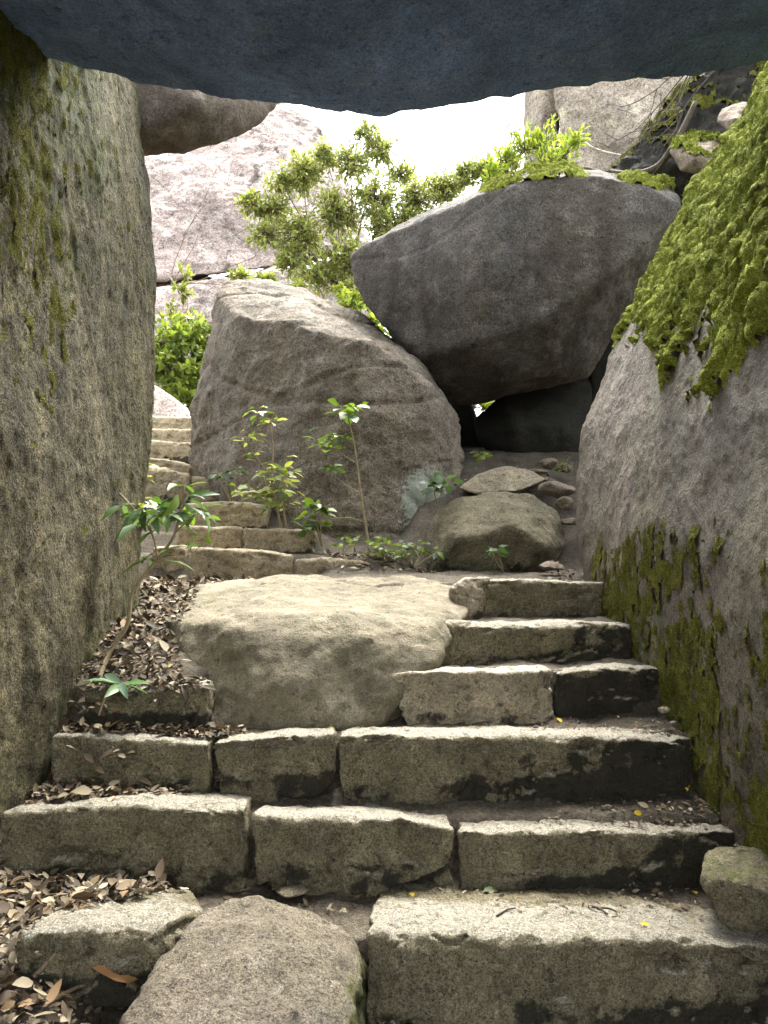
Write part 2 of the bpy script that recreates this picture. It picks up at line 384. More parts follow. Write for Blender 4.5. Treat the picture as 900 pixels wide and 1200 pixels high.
def grid_axis(fine_lo, fine_hi, st, far, grow=1.25):
    a = list(np.arange(fine_lo, fine_hi + 1e-6, st)); s = st
    while a[-1] < far: s *= grow; a.append(a[-1] + s)
    s = st
    while a[0] > -far: s *= grow; a.insert(0, a[0] - s)
    return np.array(a)
gx = grid_axis(-1.6, 1.6, 0.016, 250); gy = grid_axis(1.2, 5.6, 0.016, 250, 1.06)
X, Y = np.meshgrid(gx, gy); Xf, Yf = X.ravel(), Y.ravel()
Z = ground_h(Xf, Yf)
pts = np.stack([Xf, Yf, np.zeros_like(Xf)], 1)
fade = 1 / (1 + np.maximum(0, np.abs(Yf) - 12) * 0.2)
Z = Z + (0.022 * fbm(pts, 5, 4, 0.55, 3) + 0.008 * fbm(pts, 40, 3, 0.6, 4)) * fade
nx, ny = len(gx), len(gy)
ii = (np.arange(ny - 1)[:, None] * nx + np.arange(nx - 1)[None, :]).ravel()
gf = np.stack([ii, ii + 1, ii + nx + 1, ii + nx], 1)
gco = np.stack([Xf, Yf, Z], 1)
ground = mesh_obj('ground', gco, gf, M['soil'])
tag(ground, 'dark bare soil between and beside the stone steps', 'ground', None, 'structure')
attr(ground.data, 'damp', np.clip(sstep(0.55, 1.0, Xf) * sstep(4.5, 4, Yf) * 0.6 + sstep(0.1, 0.4, fbm(pts, 4, 3, 0.5, 9)) * 0.5 + sstep(5.2, 5.6, Yf) * 0.4, 0, 1))
BVH.append((gco.astype(np.float32), ground.data))

# ------------------------------------------------------------------ great rocks round the passage
def zrel(co): return co[:, 2] - EYE

# tall wall rock
far_edge = [(157, 50, 3.85), (161, 92, 3.85), (166, 180, 3.85), (175, 262, 3.8), (180, 340, 3.8), (180, 430, 3.8), (171, 520, 3.8), (160, 620, 3.8), (150, 700, 3.8)]
pts = W3(far_edge)
for (px, d) in ((95, 3.0), (20, 2.5)):
    for py in (40, 200, 400, 600): pts.append(P(px, py, d - 0.02 + 0.00018 * (py - 300)))
pts += [P(112, 760, 3.1), P(50, 880, 2.62), P(42, 905, 2.58), P(0, 925, 2.46)]
for yy, xx in ((1.5, -1.27), (0.4, -1.6)):
    for zz in (-1.35, 0, 1.0, 1.95): pts.append((xx, yy, EYE + zz))
pts += [(-1.16, 3.7, EYE - 0.7), (-1.2, 2.4, EYE - 1.3), (-4.0, 0.2, 0.2), (-4.0, 4.4, 0.6), (-4.0, 0.2, 3.5), (-4.0, 4.6, 4.1), (-2.2, 4.5, EYE + 2.4), (-1.9, 4.5, 0.8)]
def wl_green(co, nr):
    z = zrel(co); up = sstep(0.6, 1.7, z + 0.45 * fbm(co, 1.7, 3, 0.5, 4))
    low = sstep(0.35, 0.0, z - (ground_h(co[:, 0] + 0.3, co[:, 1]) - EYE)) * 0.45
    near = sstep(3.5, 2.6, co[:, 1])
    return np.clip(up * (0.30 + 0.35 * near) + low + 0.18, 0, 1)
wall, wco, wnr = rock('wall_boulder', [pts], 0.014, 'wall_rock', 'tall upright wall of rough rock with dull moss streaks, a seedling at its foot', 'boulder', None, 10,
    ((0.05, 1.3, 4), (0.012, 6, 4), (0.009, 30, 4)), (0.005, 0.9, (1, 1, 0.35)), 1, {'green': wl_green, 'lichen': lambda c, n: 0.10 + 0.34 * np.exp(-((c[:, 1] - 3.02 - 0.12 * (zrel(c) < 9) * fbm(c, 1.5, 2, 0.5, 4)) / 0.16) ** 2)}, aniso=(1, 1, 0.55))
z = zrel(wco)
yy_ = wco[:, 1] + 0.35 * fbm(wco, 2.0, 3, 0.5, 6)
grow = 0.62 * sstep(3.05, 2.55, yy_) * sstep(0.25, 0.9, z + 0.3 * fbm(wco, 3, 2, 0.5, 2)) + 0.34 * sstep(0.7, 1.7, z) * sstep(3.75, 3.4, yy_)
mk = sstep(0.34, 0.75, grow + 0.95 * fbm(wco, 20, 4, 0.7, 8, (1, 1, 0.5)) + 0.3 * fbm(wco, 5, 3, 0.6, 9, (1, 1, 0.5)))
moss_on(wall, wco, wnr, mk, 'dull_moss', 0.007, 240000, 0.009, 3, 26)

# rounded rock with hanging moss
pts = []
for yy, prof in ((0.6, [(1.12, -1.45), (1.2, -0.6), (1.3, 0.1), (1.55, 0.9), (2.0, 1.7), (2.6, 2.4)]),
                 (2.3, [(1.06, -1.2), (1.055, -0.75), (1.10, 0.0), (1.20, 0.5), (1.42, 1.05), (1.72, 1.7), (2.1, 2.4)]),
                 (3.4, [(1.01, -0.9), (1.0, -0.4), (1.03, 0.1), (1.13, 0.6), (1.34, 1.2), (1.62, 1.8), (1.95, 2.45)])):
    for a, b in prof: pts.append((a, yy, EYE + b))
pts += W3([(683, 672, 4.2), (671, 610, 4.25), (671, 570, 4.3), (680, 500, 4.4), (712, 420, 4.5), (762, 318, 4.5), (832, 218, 4.4), (905, 88, 4.1)])
pts += [P(690, 720, 4.2)]
pts += [(3.4, 0.5, 0.1), (3.4, 5.2, 1.0), (3.3, 4.8, EYE + 2.3), (3.4, 0.5, EYE + 2.7), (2.0, 5.3, EYE + 0.2), (2.5, 5.2, EYE + 1.5), (1.7, 5.2, EYE - 0.2)]
def rr_gh(co): return zrel(co) - (ground_h(np.minimum(co[:, 0], 0.9), co[:, 1]) - EYE)
def rr_green(co, nr):
    return np.clip(sstep(0.85, 0.1, rr_gh(co) + 0.25 * fbm(co, 3, 3, 0.5, 5)) * 0.55 * sstep(5.2, 3.4, co[:, 1]) + 0.35 * sstep(0.7, 1.1, zrel(co)), 0, 1)
rr, rco, rnr = rock('mossy_boulder', [pts], 0.012, 'round_rock', 'great rounded pinkish boulder draped in bright green moss beside the steps', 'boulder', None, 12,
    ((0.045, 1.2, 4), (0.010, 7, 4), (0.007, 28, 4)), (0.005, 0.9, (1, 1, 0.3)), 2,
    {'green': rr_green, 'stain_shade': lambda c, n: 0.30 * sstep(1.0, 0.2, rr_gh(c)) * sstep(4.3, 3.2, c[:, 1]), 'lichen': lambda c, n: 0.30 * sstep(0.2, 0.5, fbm(c, 2.5, 3, 0.5, 31)) + 0.12}, aniso=(1, 1, 0.7))
z = zrel(rco)
edge = 0.70 + 0.16 * fbm(rco, 3.0, 3, 0.55, 12, (1, 1, 0.25)) * 2 + 0.62 * sstep(2.75, 4.3, rco[:, 1])
mk_up = sstep(-0.02, 0.22, z - edge + 0.22 * fbm(rco, 14, 3, 0.6, 14, (1, 1, 0.25)) + 0.07 * fbm(rco, 34, 2, 0.6, 15, (1, 1, 0.4)))
moss_on(rr, rco, rnr, mk_up, 'moss', 0.060, 520000, 0.011, 4, 10, (1, 1, 0.16))
mk_lo = sstep(0.0, 0.35, 0.9 - rr_gh(rco) * 1.15 + 1.1 * fbm(rco, 4.0, 4, 0.6, 19, (1, 1, 0.5)) - 0.14 + 1.6 * fbm(rco, 22, 4, 0.65, 23, (1, 1, 0.4))) * sstep(4.1, 3.5, rco[:, 1]) * sstep(1.25, 0.9, z + 1)
moss_on(rr, rco, rnr, mk_lo, 'dull_moss', 0.014, 300000, 0.010, 6, 24, (1, 1, 0.4))

# the slab overhead
ed = [(-60, 18, 2.55), (0, 44, 2.6), (60, 74, 2.65), (160, 92, 2.7), (330, 106, 2.75), (372, 126, 2.75), (420, 137, 2.75), (460, 136, 2.75), (520, 130, 2.75), (620, 113, 2.75), (850, 80, 2.75), (960, 58, 2.75)]
pts = W3(ed) + [(-2.6, 2.3, EYE + 1.95), (-2.6, -0.6, EYE + 1.75), (2.6, 2.5, EYE + 2.05), (2.6, -0.6, EYE + 1.9), (0, 0.2, EYE + 1.44), (0.3, -0.6, EYE + 1.5), (-0.6, 1.2, EYE + 1.42)]
pts += [(x, y + 0.3, EYE + 2.75) for x, y in ((-2.3, -0.6), (2.3, -0.6), (2.3, 2.6), (-2.2, 2.4), (0, 2.8))]
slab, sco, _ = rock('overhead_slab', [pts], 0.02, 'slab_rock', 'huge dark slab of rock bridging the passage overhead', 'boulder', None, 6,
    ((0.04, 1.6, 4), (0.014, 8, 4), (0.006, 30, 3)), None, 3, {'stain_shade': lambda c, n: 0.30 * sstep(-0.5, -1.6, c[:, 0]) + 0.22 * sstep(0.1, 0.5, fbm(c, 2.2, 4, 0.6, 8))})

# the rock wedged behind the slab
pts_ = [(150, 100, 4.0), (160, 183, 4.1), (185, 180, 4.1), (215, 177, 4.1), (262, 164, 4.15), (305, 146, 4.25), (324, 124, 4.3), (330, 60, 4.3), (325, -40, 4.4), (200, -60, 4.2)]
rock('wedged_boulder', [W3(pts_ + back(pts_, 0.9, 0.8) + [(230, 120, 3.85), (170, 150, 3.9)]) + [(-2.1, 4.2, EYE + 2.2), (-2.2, 5.0, EYE + 3.0), (-1.9, 3.9, EYE + 2.9)]], 0.022, 'brown_rock',
     'brown boulder wedged between the overhead slab and the tall wall rock', 'boulder', None, 5, ((0.03, 3, 4), (0.01, 14, 4)), None, 4)

# middle boulder beside the upper steps
f_ = [(290, 575, 5.75), (350, 625, 5.4), (420, 655, 5.3), (490, 650, 5.35), (536, 570, 5.7), (541, 530, 5.9), (219, 542, 6.3), (224, 495, 6.4), (236, 432, 6.5), (254, 342, 6.6),
      (262, 333, 6.7), (300, 326, 6.8), (350, 333, 6.7), (430, 374, 6.5), (498, 428, 6.3), (532, 485, 6.1),
      (272, 368, 6.1), (360, 384, 5.7), (440, 402, 5.55), (505, 452, 5.6), (300, 480, 5.8), (385, 520, 5.62), (470, 540, 5.55), (420, 600, 5.4)]
mid_base = [P(420, 700, 5.2), P(290, 640, 5.8), P(520, 680, 5.5)]
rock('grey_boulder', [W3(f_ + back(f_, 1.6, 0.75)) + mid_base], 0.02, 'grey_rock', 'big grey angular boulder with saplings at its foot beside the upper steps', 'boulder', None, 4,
     ((0.06, 1.6, 5), (0.026, 5, 4), (0.007, 26, 4)), (0.018, 0.75, (0.5, 0.5, 1.3)), 5,
     {'lichen': lambda c, n: 0.85 * np.exp(-(((PIX(c)[0] - 498) / 32) ** 2 + ((PIX(c)[1] - 588) / 42) ** 2)) + 0.16 + 0.2 * np.exp(-(((PIX(c)[0] - 430) / 40) ** 2 + ((PIX(c)[1] - 500) / 30) ** 2)),
      'green': lambda c, n: np.clip(0.55 * sstep(1.3, 0.2, zrel(c) + 0.3 * fbm(c, 2, 3, 0.5, 3)), 0, 1) * 0.75, 'stain_shade': lambda c, n: 0.34 * sstep(0.15, -0.1, n[:, 2]) * sstep(-0.1, 0.4, fbm(c, 1.8, 4, 0.6, 15))})  # dark on down-facing parts: weathering plus shade painted below the ridge

# leaning boulder
f_ = [(408, 302, 6.35), (416, 291, 6.3), (440, 280, 6.2), (500, 253, 5.95), (556, 230, 5.7), (620, 208, 5.6), (700, 203, 5.6), (760, 216, 5.62), (802, 238, 5.65),
      (412, 328, 6.3), (424, 350, 6.25), (440, 374, 6.2), (490, 440, 6.25), (522, 472, 6.4), (560, 473, 6.5), (640, 452, 6.5), (690, 442, 6.4), (750, 345, 6.0),
      (552, 330, 5.64), (545, 405, 5.78), (625, 378, 5.68), (722, 318, 5.62), (795, 252, 5.64), (600, 440, 6.0), (680, 400, 5.95), (500, 420, 5.98)]
top_ = [(590, 212, 6.1), (620, 200, 6.3), (700, 198, 6.4), (780, 216, 6.2), (520, 238, 6.3)]
lean, lco, lnr = rock('leaning_boulder', [W3(f_ + back(f_, 1.5, 0.8) + top_)], 0.018, 'lean_rock', 'massive dark tilted boulder with mossy top propped over a hollow', 'boulder', None, 14,
     ((0.04, 1.5, 4), (0.014, 5, 4), (0.006, 24, 4)), (0.010, 0.6, (0.5, 1, 1.2)), 6, {'lichen': lambda c, n: 0.08 + 0.24 * sstep(0.65, 0.25, c[:, 0]), 'stain_shade': lambda c, n: 0.30 * sstep(0.0, 0.5, fbm(c, 1.6, 3, 0.5, 5, (1, 1, 0.5)))})
px, py = PIX(lco)
mk = sstep(0.35, 0.7, lnr[:, 2]) * np.maximum(np.exp(-((px - 612) / 62) ** 4), 0.9 * np.exp(-((px - 775) / 45) ** 4)) * sstep(0.0, 0.3, fbm(lco, 4, 3, 0.5, 7) + 0.25) * sstep(228, 214, py)
moss_on(lean, lco, lnr, mk, 'moss', 0.05, 70000, 0.012, 8, 11, (1, 1, 1), droop=0.1)

# prop stone in the hollow and rocks behind, deep shade in their colour
f_ = [(556, 492, 6.8), (585, 463, 6.85), (612, 449, 6.9), (650, 440, 6.9), (720, 420, 6.9), (700, 550, 6.7), (610, 545, 6.6), (558, 515, 6.7), (600, 500, 6.5), (660, 500, 6.5)]
rock('prop_boulder', [W3(f_ + back(f_, 0.8, 0.8)) + [P(640, 600, 7.0)]], 0.03, 'shade_earth_rock', 'boulder painted shade dark in the hollow under the tilted boulder', 'boulder', None, 5, ((0.04, 2.5, 4), (0.01, 12, 3)), None, 7)
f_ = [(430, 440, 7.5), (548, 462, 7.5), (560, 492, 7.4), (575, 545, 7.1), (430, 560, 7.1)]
rock('hollow_boulder', [W3(f_ + back(f_, 0.7, 0.9)) + [P(500, 500, 7.1)]], 0.03, 'shade_earth_rock', 'boulder painted shade dark deep in the gap behind the grey angular boulder', 'boulder', None, 5, ((0.04, 2.5, 4),), None, 8)

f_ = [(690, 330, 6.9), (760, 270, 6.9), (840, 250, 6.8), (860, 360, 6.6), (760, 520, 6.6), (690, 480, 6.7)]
rock('gap_plug_rock', [W3(f_ + back(f_, 0.7, 0.9))], 0.03, 'shade_earth_rock', 'near black rock added to plug the gap between the tilted and the mossy boulders', 'boulder', None, 4, ((0.03, 2.5, 4),), None, 81)  # added rock plugging the bright gap so it reads dark

# small boulders below the hollow
f_ = [(494, 640, 4.95), (505, 605, 5.0), (535, 582, 5.1), (580, 575, 5.15), (625, 580, 5.15), (655, 600, 5.1), (664, 640, 5.0), (650, 668, 4.9), (580, 685, 4.8), (505, 672, 4.85), (540, 630, 4.72), (600, 615, 4.72), (640, 640, 4.75)]
rock('round_boulder', [W3(f_ + back(f_, 0.55, 0.85))], 0.014, 'step_rock', 'rounded boulder sitting behind the topmost block of the wide steps', 'boulder', None, 7, ((0.03, 3, 4), (0.012, 11, 4), (0.005, 36, 3)), None, 9,
     {'green': lambda c, n: 0.25 + 0 * c[:, 0], 'stain_shade': lambda c, n: 0.22 + 0.28 * sstep(1.75, 1.5, c[:, 2]), 'lichen': lambda c, n: 0.22 + 0 * c[:, 0]}, catch=True)
f_ = [(537, 572, 5.35), (560, 556, 5.4), (592, 546, 5.45), (625, 552, 5.45), (640, 562, 5.4), (612, 575, 5.3), (560, 580, 5.3)]
rock('flat_stone', [W3(f_ + back(f_, 0.35, 0.9)) + [P(600, 580, 5.5)]], 0.012, 'step_tan', 'pale flat stone lying on the soil above the rounded boulder', 'stone', None, 4, ((0.02, 5, 4), (0.006, 25, 3)), None, 10)

# broad tan boulder in the middle of the steps
f_ = [(192, 700, 3.75), (205, 688, 3.85), (232, 681, 3.95), (330, 675, 4.05), (480, 673, 4.0), (532, 684, 3.8), (552, 715, 3.5),
      (196, 726, 3.3), (300, 722, 3.12), (400, 722, 3.06), (500, 735, 3.08), (513, 772, 3.0), (196, 765, 3.3), (226, 815, 3.05), (252, 852, 2.92), (290, 860, 2.88), (280, 735, 3.06), (325, 800, 2.86), (350, 853, 2.83), (445, 846, 2.85), (458, 805, 2.90), (478, 782, 2.95),
      (330, 750, 2.97), (420, 752, 2.95)]
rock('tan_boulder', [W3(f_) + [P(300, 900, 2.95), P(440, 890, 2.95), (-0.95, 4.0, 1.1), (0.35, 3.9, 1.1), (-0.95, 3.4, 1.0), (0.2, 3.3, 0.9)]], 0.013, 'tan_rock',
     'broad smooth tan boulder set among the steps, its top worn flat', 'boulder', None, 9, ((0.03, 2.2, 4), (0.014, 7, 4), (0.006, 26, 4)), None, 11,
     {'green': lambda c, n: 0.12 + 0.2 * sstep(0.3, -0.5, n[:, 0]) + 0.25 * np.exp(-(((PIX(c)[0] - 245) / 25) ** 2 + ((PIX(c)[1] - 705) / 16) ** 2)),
      'stain_shade': lambda c, n: 0.30 * sstep(0.12, 0.0, c[:, 2] - ground_h(c[:, 0], np.minimum(c[:, 1], 2.7)) ) + 0.30 * sstep(-0.25, -0.7, n[:, 0])}, catch=True)  # earthy foot; shade of the left-turned side painted in, green with it

# ------------------------------------------------------------------ step blocks
BG = 'granite blocks of the stair'
def block(label, ft, fb, dep, mat='step_rock', seed=0, stain_shade=(0.1, 0.1), green=0.1, vox=0.0075, cut=0.006, worn=0.75, back_drop=0.035, smooth=1, amp=1.0, taper=0.06, name='step_stone', extra=()):
    """ft: points of the front top edge (px, py, distance); fb: the same along the front foot"""
    T = [P(*p) for p in ft]; B = [P(*p) for p in fb]
    pts = list(T) + [(b[0], b[1], b[2] - 0.05) for b in B]
    x0, x1 = T[0][0], T[-1][0]; cx = (x0 + x1) / 2
    for t in T: pts.append((cx + (t[0] - cx) * (1 - taper), t[1] + 0.11, t[2] - 0.001)); pts.append((cx + (t[0] - cx) * (1 - taper), t[1] + dep, t[2] - back_drop))
    for b in B: pts.append((cx + (b[0] - cx) * (1 - taper), b[1] + dep, b[2] - 0.05))
    # a worn, slightly rounded front edge
    pts2 = []
    for t in T: pts2.append((t[0], t[1] - 0.006, t[2] - cut)); pts2.append((t[0], t[1] + cut, t[2] + 0.004))
    pts = pts2 + pts[len(T):] + list(extra)
    zt = np.mean([t[2] for t in T]); zb = np.mean([b[2] for b in B]); yf = np.mean([t[1] for t in T])
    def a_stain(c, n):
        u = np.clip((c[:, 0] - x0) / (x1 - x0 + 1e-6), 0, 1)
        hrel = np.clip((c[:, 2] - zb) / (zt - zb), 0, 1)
        s = stain_shade[0] + (stain_shade[1] - stain_shade[0]) * u ** 1.6
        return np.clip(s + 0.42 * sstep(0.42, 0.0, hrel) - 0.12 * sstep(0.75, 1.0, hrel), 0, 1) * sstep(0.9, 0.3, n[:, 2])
    def a_worn(c, n): return worn * sstep(0.35, 0.9, n[:, 2]) * sstep(0.5, 0.1, c[:, 1] - yf) + 0.0
    o, co, nr = rock(name, [pts], vox, mat, label, 'step', BG, smooth, ((0.018 * amp, 3.2, 4), (0.008 * amp, 10, 4), (0.006 * amp, 36, 4)), (0.010 * amp, 5.0, (1, 1, 1)), 40 + seed,
                     {'stain_shade': a_stain, 'worn': a_worn, 'green': lambda c, n: green + 0.15 * sstep(zt, zb, c[:, 2])}, catch=True, chip=0.022 * amp)
    return o

# lowest step
block('long thick step stone at the bottom, beside the low dome boulder', [(432, 1092, 2.06), (470, 1110, 2.04), (640, 1108, 2.04), (780, 1104, 2.04), (905, 1112, 2.04), (960, 1120, 2.04)], [(428, 1180, 2.02), (640, 1195, 2.02), (960, 1215, 2.02)], 0.42, seed=1, stain_shade=(0.05, 0.55), green=0.12, extra=[P(450, 1062, 2.24)])
block('low step stone in dead leaves at the bottom, with a jagged pale top', [(24, 1098, 1.98), (90, 1094, 1.98), (192, 1088, 2.02)], [(35, 1150, 1.96), (185, 1158, 1.98)], 0.30, seed=2, stain_shade=(0.30, 0.22), green=0.08, extra=[P(238, 1070, 2.18), P(150, 1044, 2.31)])
# second step
block('long grey step stone of the second row beside the leaf heap, green at its foot', [(-40, 955, 2.42), (60, 955, 2.42), (160, 946, 2.42), (288, 950, 2.42)], [(-40, 1005, 2.40), (60, 1015, 2.40), (180, 1040, 2.40), (285, 1044, 2.40)], 0.34, seed=3, stain_shade=(0.10, 0.06), green=0.22)
block('middle step stone of the second row, its foot curved up to one side', [(295, 958, 2.42), (400, 962, 2.40), (470, 962, 2.40), (532, 972, 2.42)], [(302, 1020, 2.40), (350, 1034, 2.38), (430, 1036, 2.38), (500, 1006, 2.40), (530, 992, 2.41)], 0.30, seed=4, stain_shade=(0.04, 0.04), green=0.10)
block('second row step stone, black at the end by the small angular rock', [(537, 974, 2.42), (640, 976, 2.42), (770, 980, 2.44), (868, 974, 2.46)], [(540, 1046, 2.40), (700, 1044, 2.42), (868, 1020, 2.45)], 0.32, seed=5, stain_shade=(0.02, 0.95), green=0.08)
# third row
block('greenish step stone of the third row, against the tall wall rock', [(62, 864, 2.65), (150, 866, 2.64), (246, 872, 2.64)], [(62, 915, 2.62), (246, 932, 2.62)], 0.32, seed=6, stain_shade=(0.12, 0.06), green=0.30)
block('short step stone of the third row, with dark gaps at both ends', [(250, 872, 2.64), (320, 864, 2.64), (391, 862, 2.64)], [(258, 920, 2.62), (320, 928, 2.62), (372, 912, 2.62), (390, 895, 2.63)], 0.30, seed=7, stain_shade=(0.04, 0.22), green=0.10)
block('long step stone of the third row, below the broad tan boulder, black at one end', [(397, 862, 2.64), (520, 864, 2.63), (640, 868, 2.64), (812, 866, 2.68)], [(402, 928, 2.62), (600, 932, 2.62), (812, 918, 2.66)], 0.34, seed=8, stain_shade=(0.02, 1.0), green=0.08)
# fourth row
block('pale step stone just under the broad tan boulder, slanted at one end', [(452, 790, 2.92), (520, 787, 2.92), (647, 786, 2.96)], [(480, 842, 2.90), (560, 846, 2.90), (648, 843, 2.94)], 0.32, 'step_tan', seed=9, stain_shade=(0.0, 0.05), green=0.05)
block('dark narrow step stone of the fourth row, against the moss draped boulder', [(650, 788, 2.98), (710, 784, 3.00), (775, 782, 3.04)], [(652, 835, 2.96), (772, 838, 3.02)], 0.34, seed=10, stain_shade=(0.55, 0.95), green=0.12)
block('step stone of the fifth row, sagging, with a dark soil streak below it', [(496, 730, 3.22), (560, 734, 3.21), (640, 736, 3.23), (740, 732, 3.31)], [(520, 770, 3.19), (600, 782, 3.19), (740, 774, 3.27)], 0.40, seed=11, stain_shade=(0.08, 0.75), green=0.10)
block('topmost block of the wide steps, flat faced, below the rounded boulder', [(548, 680, 3.63), (600, 681, 3.63), (710, 683, 3.67)], [(552, 722, 3.61), (710, 726, 3.65)], 0.40, seed=12, stain_shade=(0.02, 0.16), green=0.10)
block('small tan rock squeezed between the broad tan boulder and the topmost block', [(528, 690, 3.53), (545, 676, 3.57), (575, 676, 3.61)], [(540, 720, 3.51), (560, 722, 3.56)], 0.3, 'step_tan', seed=13, stain_shade=(0.1, 0.1), smooth=4)
block('low stone ledge under the curved seedling, covered in dead leaves behind', [(98, 808, 2.79), (170, 810, 2.79), (243, 804, 2.83)], [(104, 845, 2.77), (243, 845, 2.81)], 0.22, seed=14, stain_shade=(0.42, 0.18), green=0.16)
# flight climbing between the tall wall rock and the grey boulder
UB = dict(mat='flight_rock', vox=0.012, worn=0.5, smooth=2, amp=0.9, cut=0.012)
block('long rough block at the foot of the upper flight, behind the tan boulder', [(222, 640, 4.62), (280, 643, 4.60), (343, 650, 4.60)], [(222, 684, 4.6), (343, 684, 4.58)], 0.38, seed=20, green=0.10, **UB)
block('low block at the foot of the upper flight, by the slender sapling', [(345, 655, 4.60), (380, 654, 4.62), (426, 657, 4.68)], [(345, 682, 4.58), (424, 684, 4.66)], 0.34, seed=21, stain_shade=(0.1, 0.3), green=0.12, **UB)
block('block at the foot of the upper flight half hidden by the big leaved seedling', [(178, 640, 4.68), (218, 640, 4.66)], [(178, 680, 4.64), (218, 682, 4.64)], 0.34, seed=22, green=0.10, **UB)
block('second row block of the upper flight, short, above the long rough block', [(208, 616, 5.0), (283, 618, 4.98)], [(208, 642, 4.98), (283, 645, 4.96)], 0.36, seed=23, green=0.08, **UB)
block('second row block of the upper flight, its end by the leafy sapling', [(285, 620, 4.98), (330, 620, 4.98), (370, 622, 5.02)], [(285, 650, 4.96), (368, 656, 5.0)], 0.34, seed=24, stain_shade=(0.05, 0.35), green=0.12, **UB)
block('single block of the third row of the upper flight, sunk beside the grey boulder', [(215, 590, 5.42), (260, 588, 5.42), (315, 592, 5.44)], [(215, 620, 5.4), (315, 622, 5.42)], 0.5, seed=25, stain_shade=(0.0, 0.25), green=0.15, **UB)
block('tall block of the fourth row of the upper flight, against the tall wall rock', [(150, 546, 6.15), (195, 548, 6.15), (221, 556, 6.12)], [(150, 584, 6.12), (221, 588, 6.1)], 0.5, seed=26, green=0.06, **UB)
block('square block of the fourth row of the upper flight, against the grey boulder', [(223, 557, 6.12), (270, 560, 6.12)], [(223, 590, 6.1), (270, 590, 6.1)], 0.5, seed=27, green=0.1, **UB)
block('wedge shaped block of the fifth row of the upper flight', [(150, 534, 6.9), (190, 538, 6.85), (222, 545, 6.85)], [(150, 556, 6.85), (222, 560, 6.8)], 0.5, seed=28, **UB)
block('block with a dark hole under it, sixth row of the upper flight', [(150, 516, 7.5), (190, 517, 7.5), (224, 519, 7.5)], [(150, 540, 7.45), (200, 540, 7.45), (224, 536, 7.45)], 0.5, seed=29, stain_shade=(0.0, 0.3), **UB)
block('seventh row block of the upper flight, plain and pale', [(150, 502, 8.2), (224, 503, 8.2)], [(150, 520, 8.15), (224, 520, 8.15)], 0.5, seed=30, **UB)
block('highest block of the upper flight, below the pinkish rock', [(150, 488, 8.85), (226, 489, 8.85)], [(150, 505, 8.8), (226, 506, 8.8)], 0.5, seed=31, **UB)

# the low dome boulder and small rocks
f_ = [(146, 1180, 1.75), (190, 1120, 1.95), (240, 1070, 2.12), (300, 1050, 2.24), (360, 1060, 2.22), (415, 1092, 2.1), (428, 1130, 2.0), (410, 1210, 1.72), (150, 1230, 1.65), (250, 1120, 1.85), (330, 1110, 1.88), (280, 1250, 1.58), (380, 1180, 1.75)]
rock('dome_boulder', [W3(f_) + [(-0.55, 2.3, 0.45), (-0.05, 2.3, 0.45), (-0.6, 1.6, 0.3), (-0.05, 1.6, 0.3)]], 0.008, 'dome_rock', 'low domed boulder at the very bottom of the stair, mossy on its side', 'boulder', None, 9,
     ((0.03, 3, 4), (0.014, 9, 4), (0.006, 36, 4)), None, 60,
     {'green': lambda c, n: np.clip(0.24 + 0.55 * sstep(0.95, 0.6, c[:, 2] + 0.25 * n[:, 2]) * sstep(-0.45, -0.15, c[:, 0]) + 0.3 * fbm(c, 5, 3, 0.5, 2), 0, 1), 'stain_shade': lambda c, n: 0.1 + 0.45 * sstep(-0.12, -0.02, c[:, 0]) * sstep(0.75, 0.4, n[:, 2])}, catch=True)
f_ = [(822, 1025, 2.16), (832, 1002, 2.26), (870, 996, 2.3), (925, 1005, 2.26), (935, 1085, 2.12), (885, 1094, 2.09), (840, 1070, 2.12), (866, 1034, 2.08), (900, 1046, 2.06)]
rock('angular_rock', [W3(f_ + back(f_, 0.22, 0.85)) + [P(880, 1110, 2.14), P(845, 1082, 2.16)]], 0.008, 'step_rock', 'angular block of rock with thin green growth, beside the lowest steps', 'stone', None, 1, ((0.018, 6, 4), (0.012, 18, 4), (0.005, 50, 3)), None, 61, {'green': lambda c, n: 0.42 * sstep(0.2, 0.8, n[:, 2]) + 0.1, 'worn': lambda c, n: 0.3 * sstep(0.3, 0.9, n[:, 2])}, catch=True)

# loose stones
def stone(label, px, py, d, w, h, seed, mat='step_rock', name='loose_stone', grp='loose stones on the soil'):
    c = np.array(P(px, py, d)); rs = random.Random(seed)
    pts = []
    for k in range(16):
        a = rs.uniform(0, 6.283); e = rs.uniform(-1, 1); r = math.sqrt(1 - e * e)
        pts.append((c[0] + w * 0.5 * r * math.cos(a), c[1] + w * 0.45 * r * math.sin(a), c[2] + h * 0.5 * e))
    return rock(name, [pts], max(0.006, w / 24), mat, label, 'stone', grp, 2, ((0.12 * h, 4 / w * 0.4, 3), (0.05 * h, 14 / w * 0.4, 3)), None, seed, catch=True)
stone('brown slanted slab of stone beside the pale flat stone', 652, 573, 5.35, 0.26, 0.14, 1, 'brown_rock')
stone('square brown stone on the bank below the dark hollow', 643, 543, 5.75, 0.14, 0.09, 2, 'brown_rock')
stone('flat olive stone just above the pale flat stone', 628, 554, 5.6, 0.20, 0.06, 3)
stone('small tan stone tucked against the moss draped boulder high on the bank', 664, 548, 5.6, 0.12, 0.08, 4, 'brown_rock')
stone('grey stone between the rounded boulder and the moss draped boulder', 661, 590, 5.2, 0.13, 0.10, 5)
stone('low stone in the crack beside the rounded boulder', 668, 612, 5.05, 0.13, 0.07, 6, 'brown_rock')
stone('thin brown stone lying on the bank beneath the square brown stone', 640, 562, 5.5, 0.16, 0.05, 7, 'brown_rock')
stone('reddish flat stone by the leaves behind the topmost block', 648, 664, 4.3, 0.16, 0.06, 8, 'brown_rock')
stone('pale flat chip of stone bedded in the soil behind the low dome boulder', 343, 1044, 2.36, 0.11, 0.02, 9, 'step_tan')
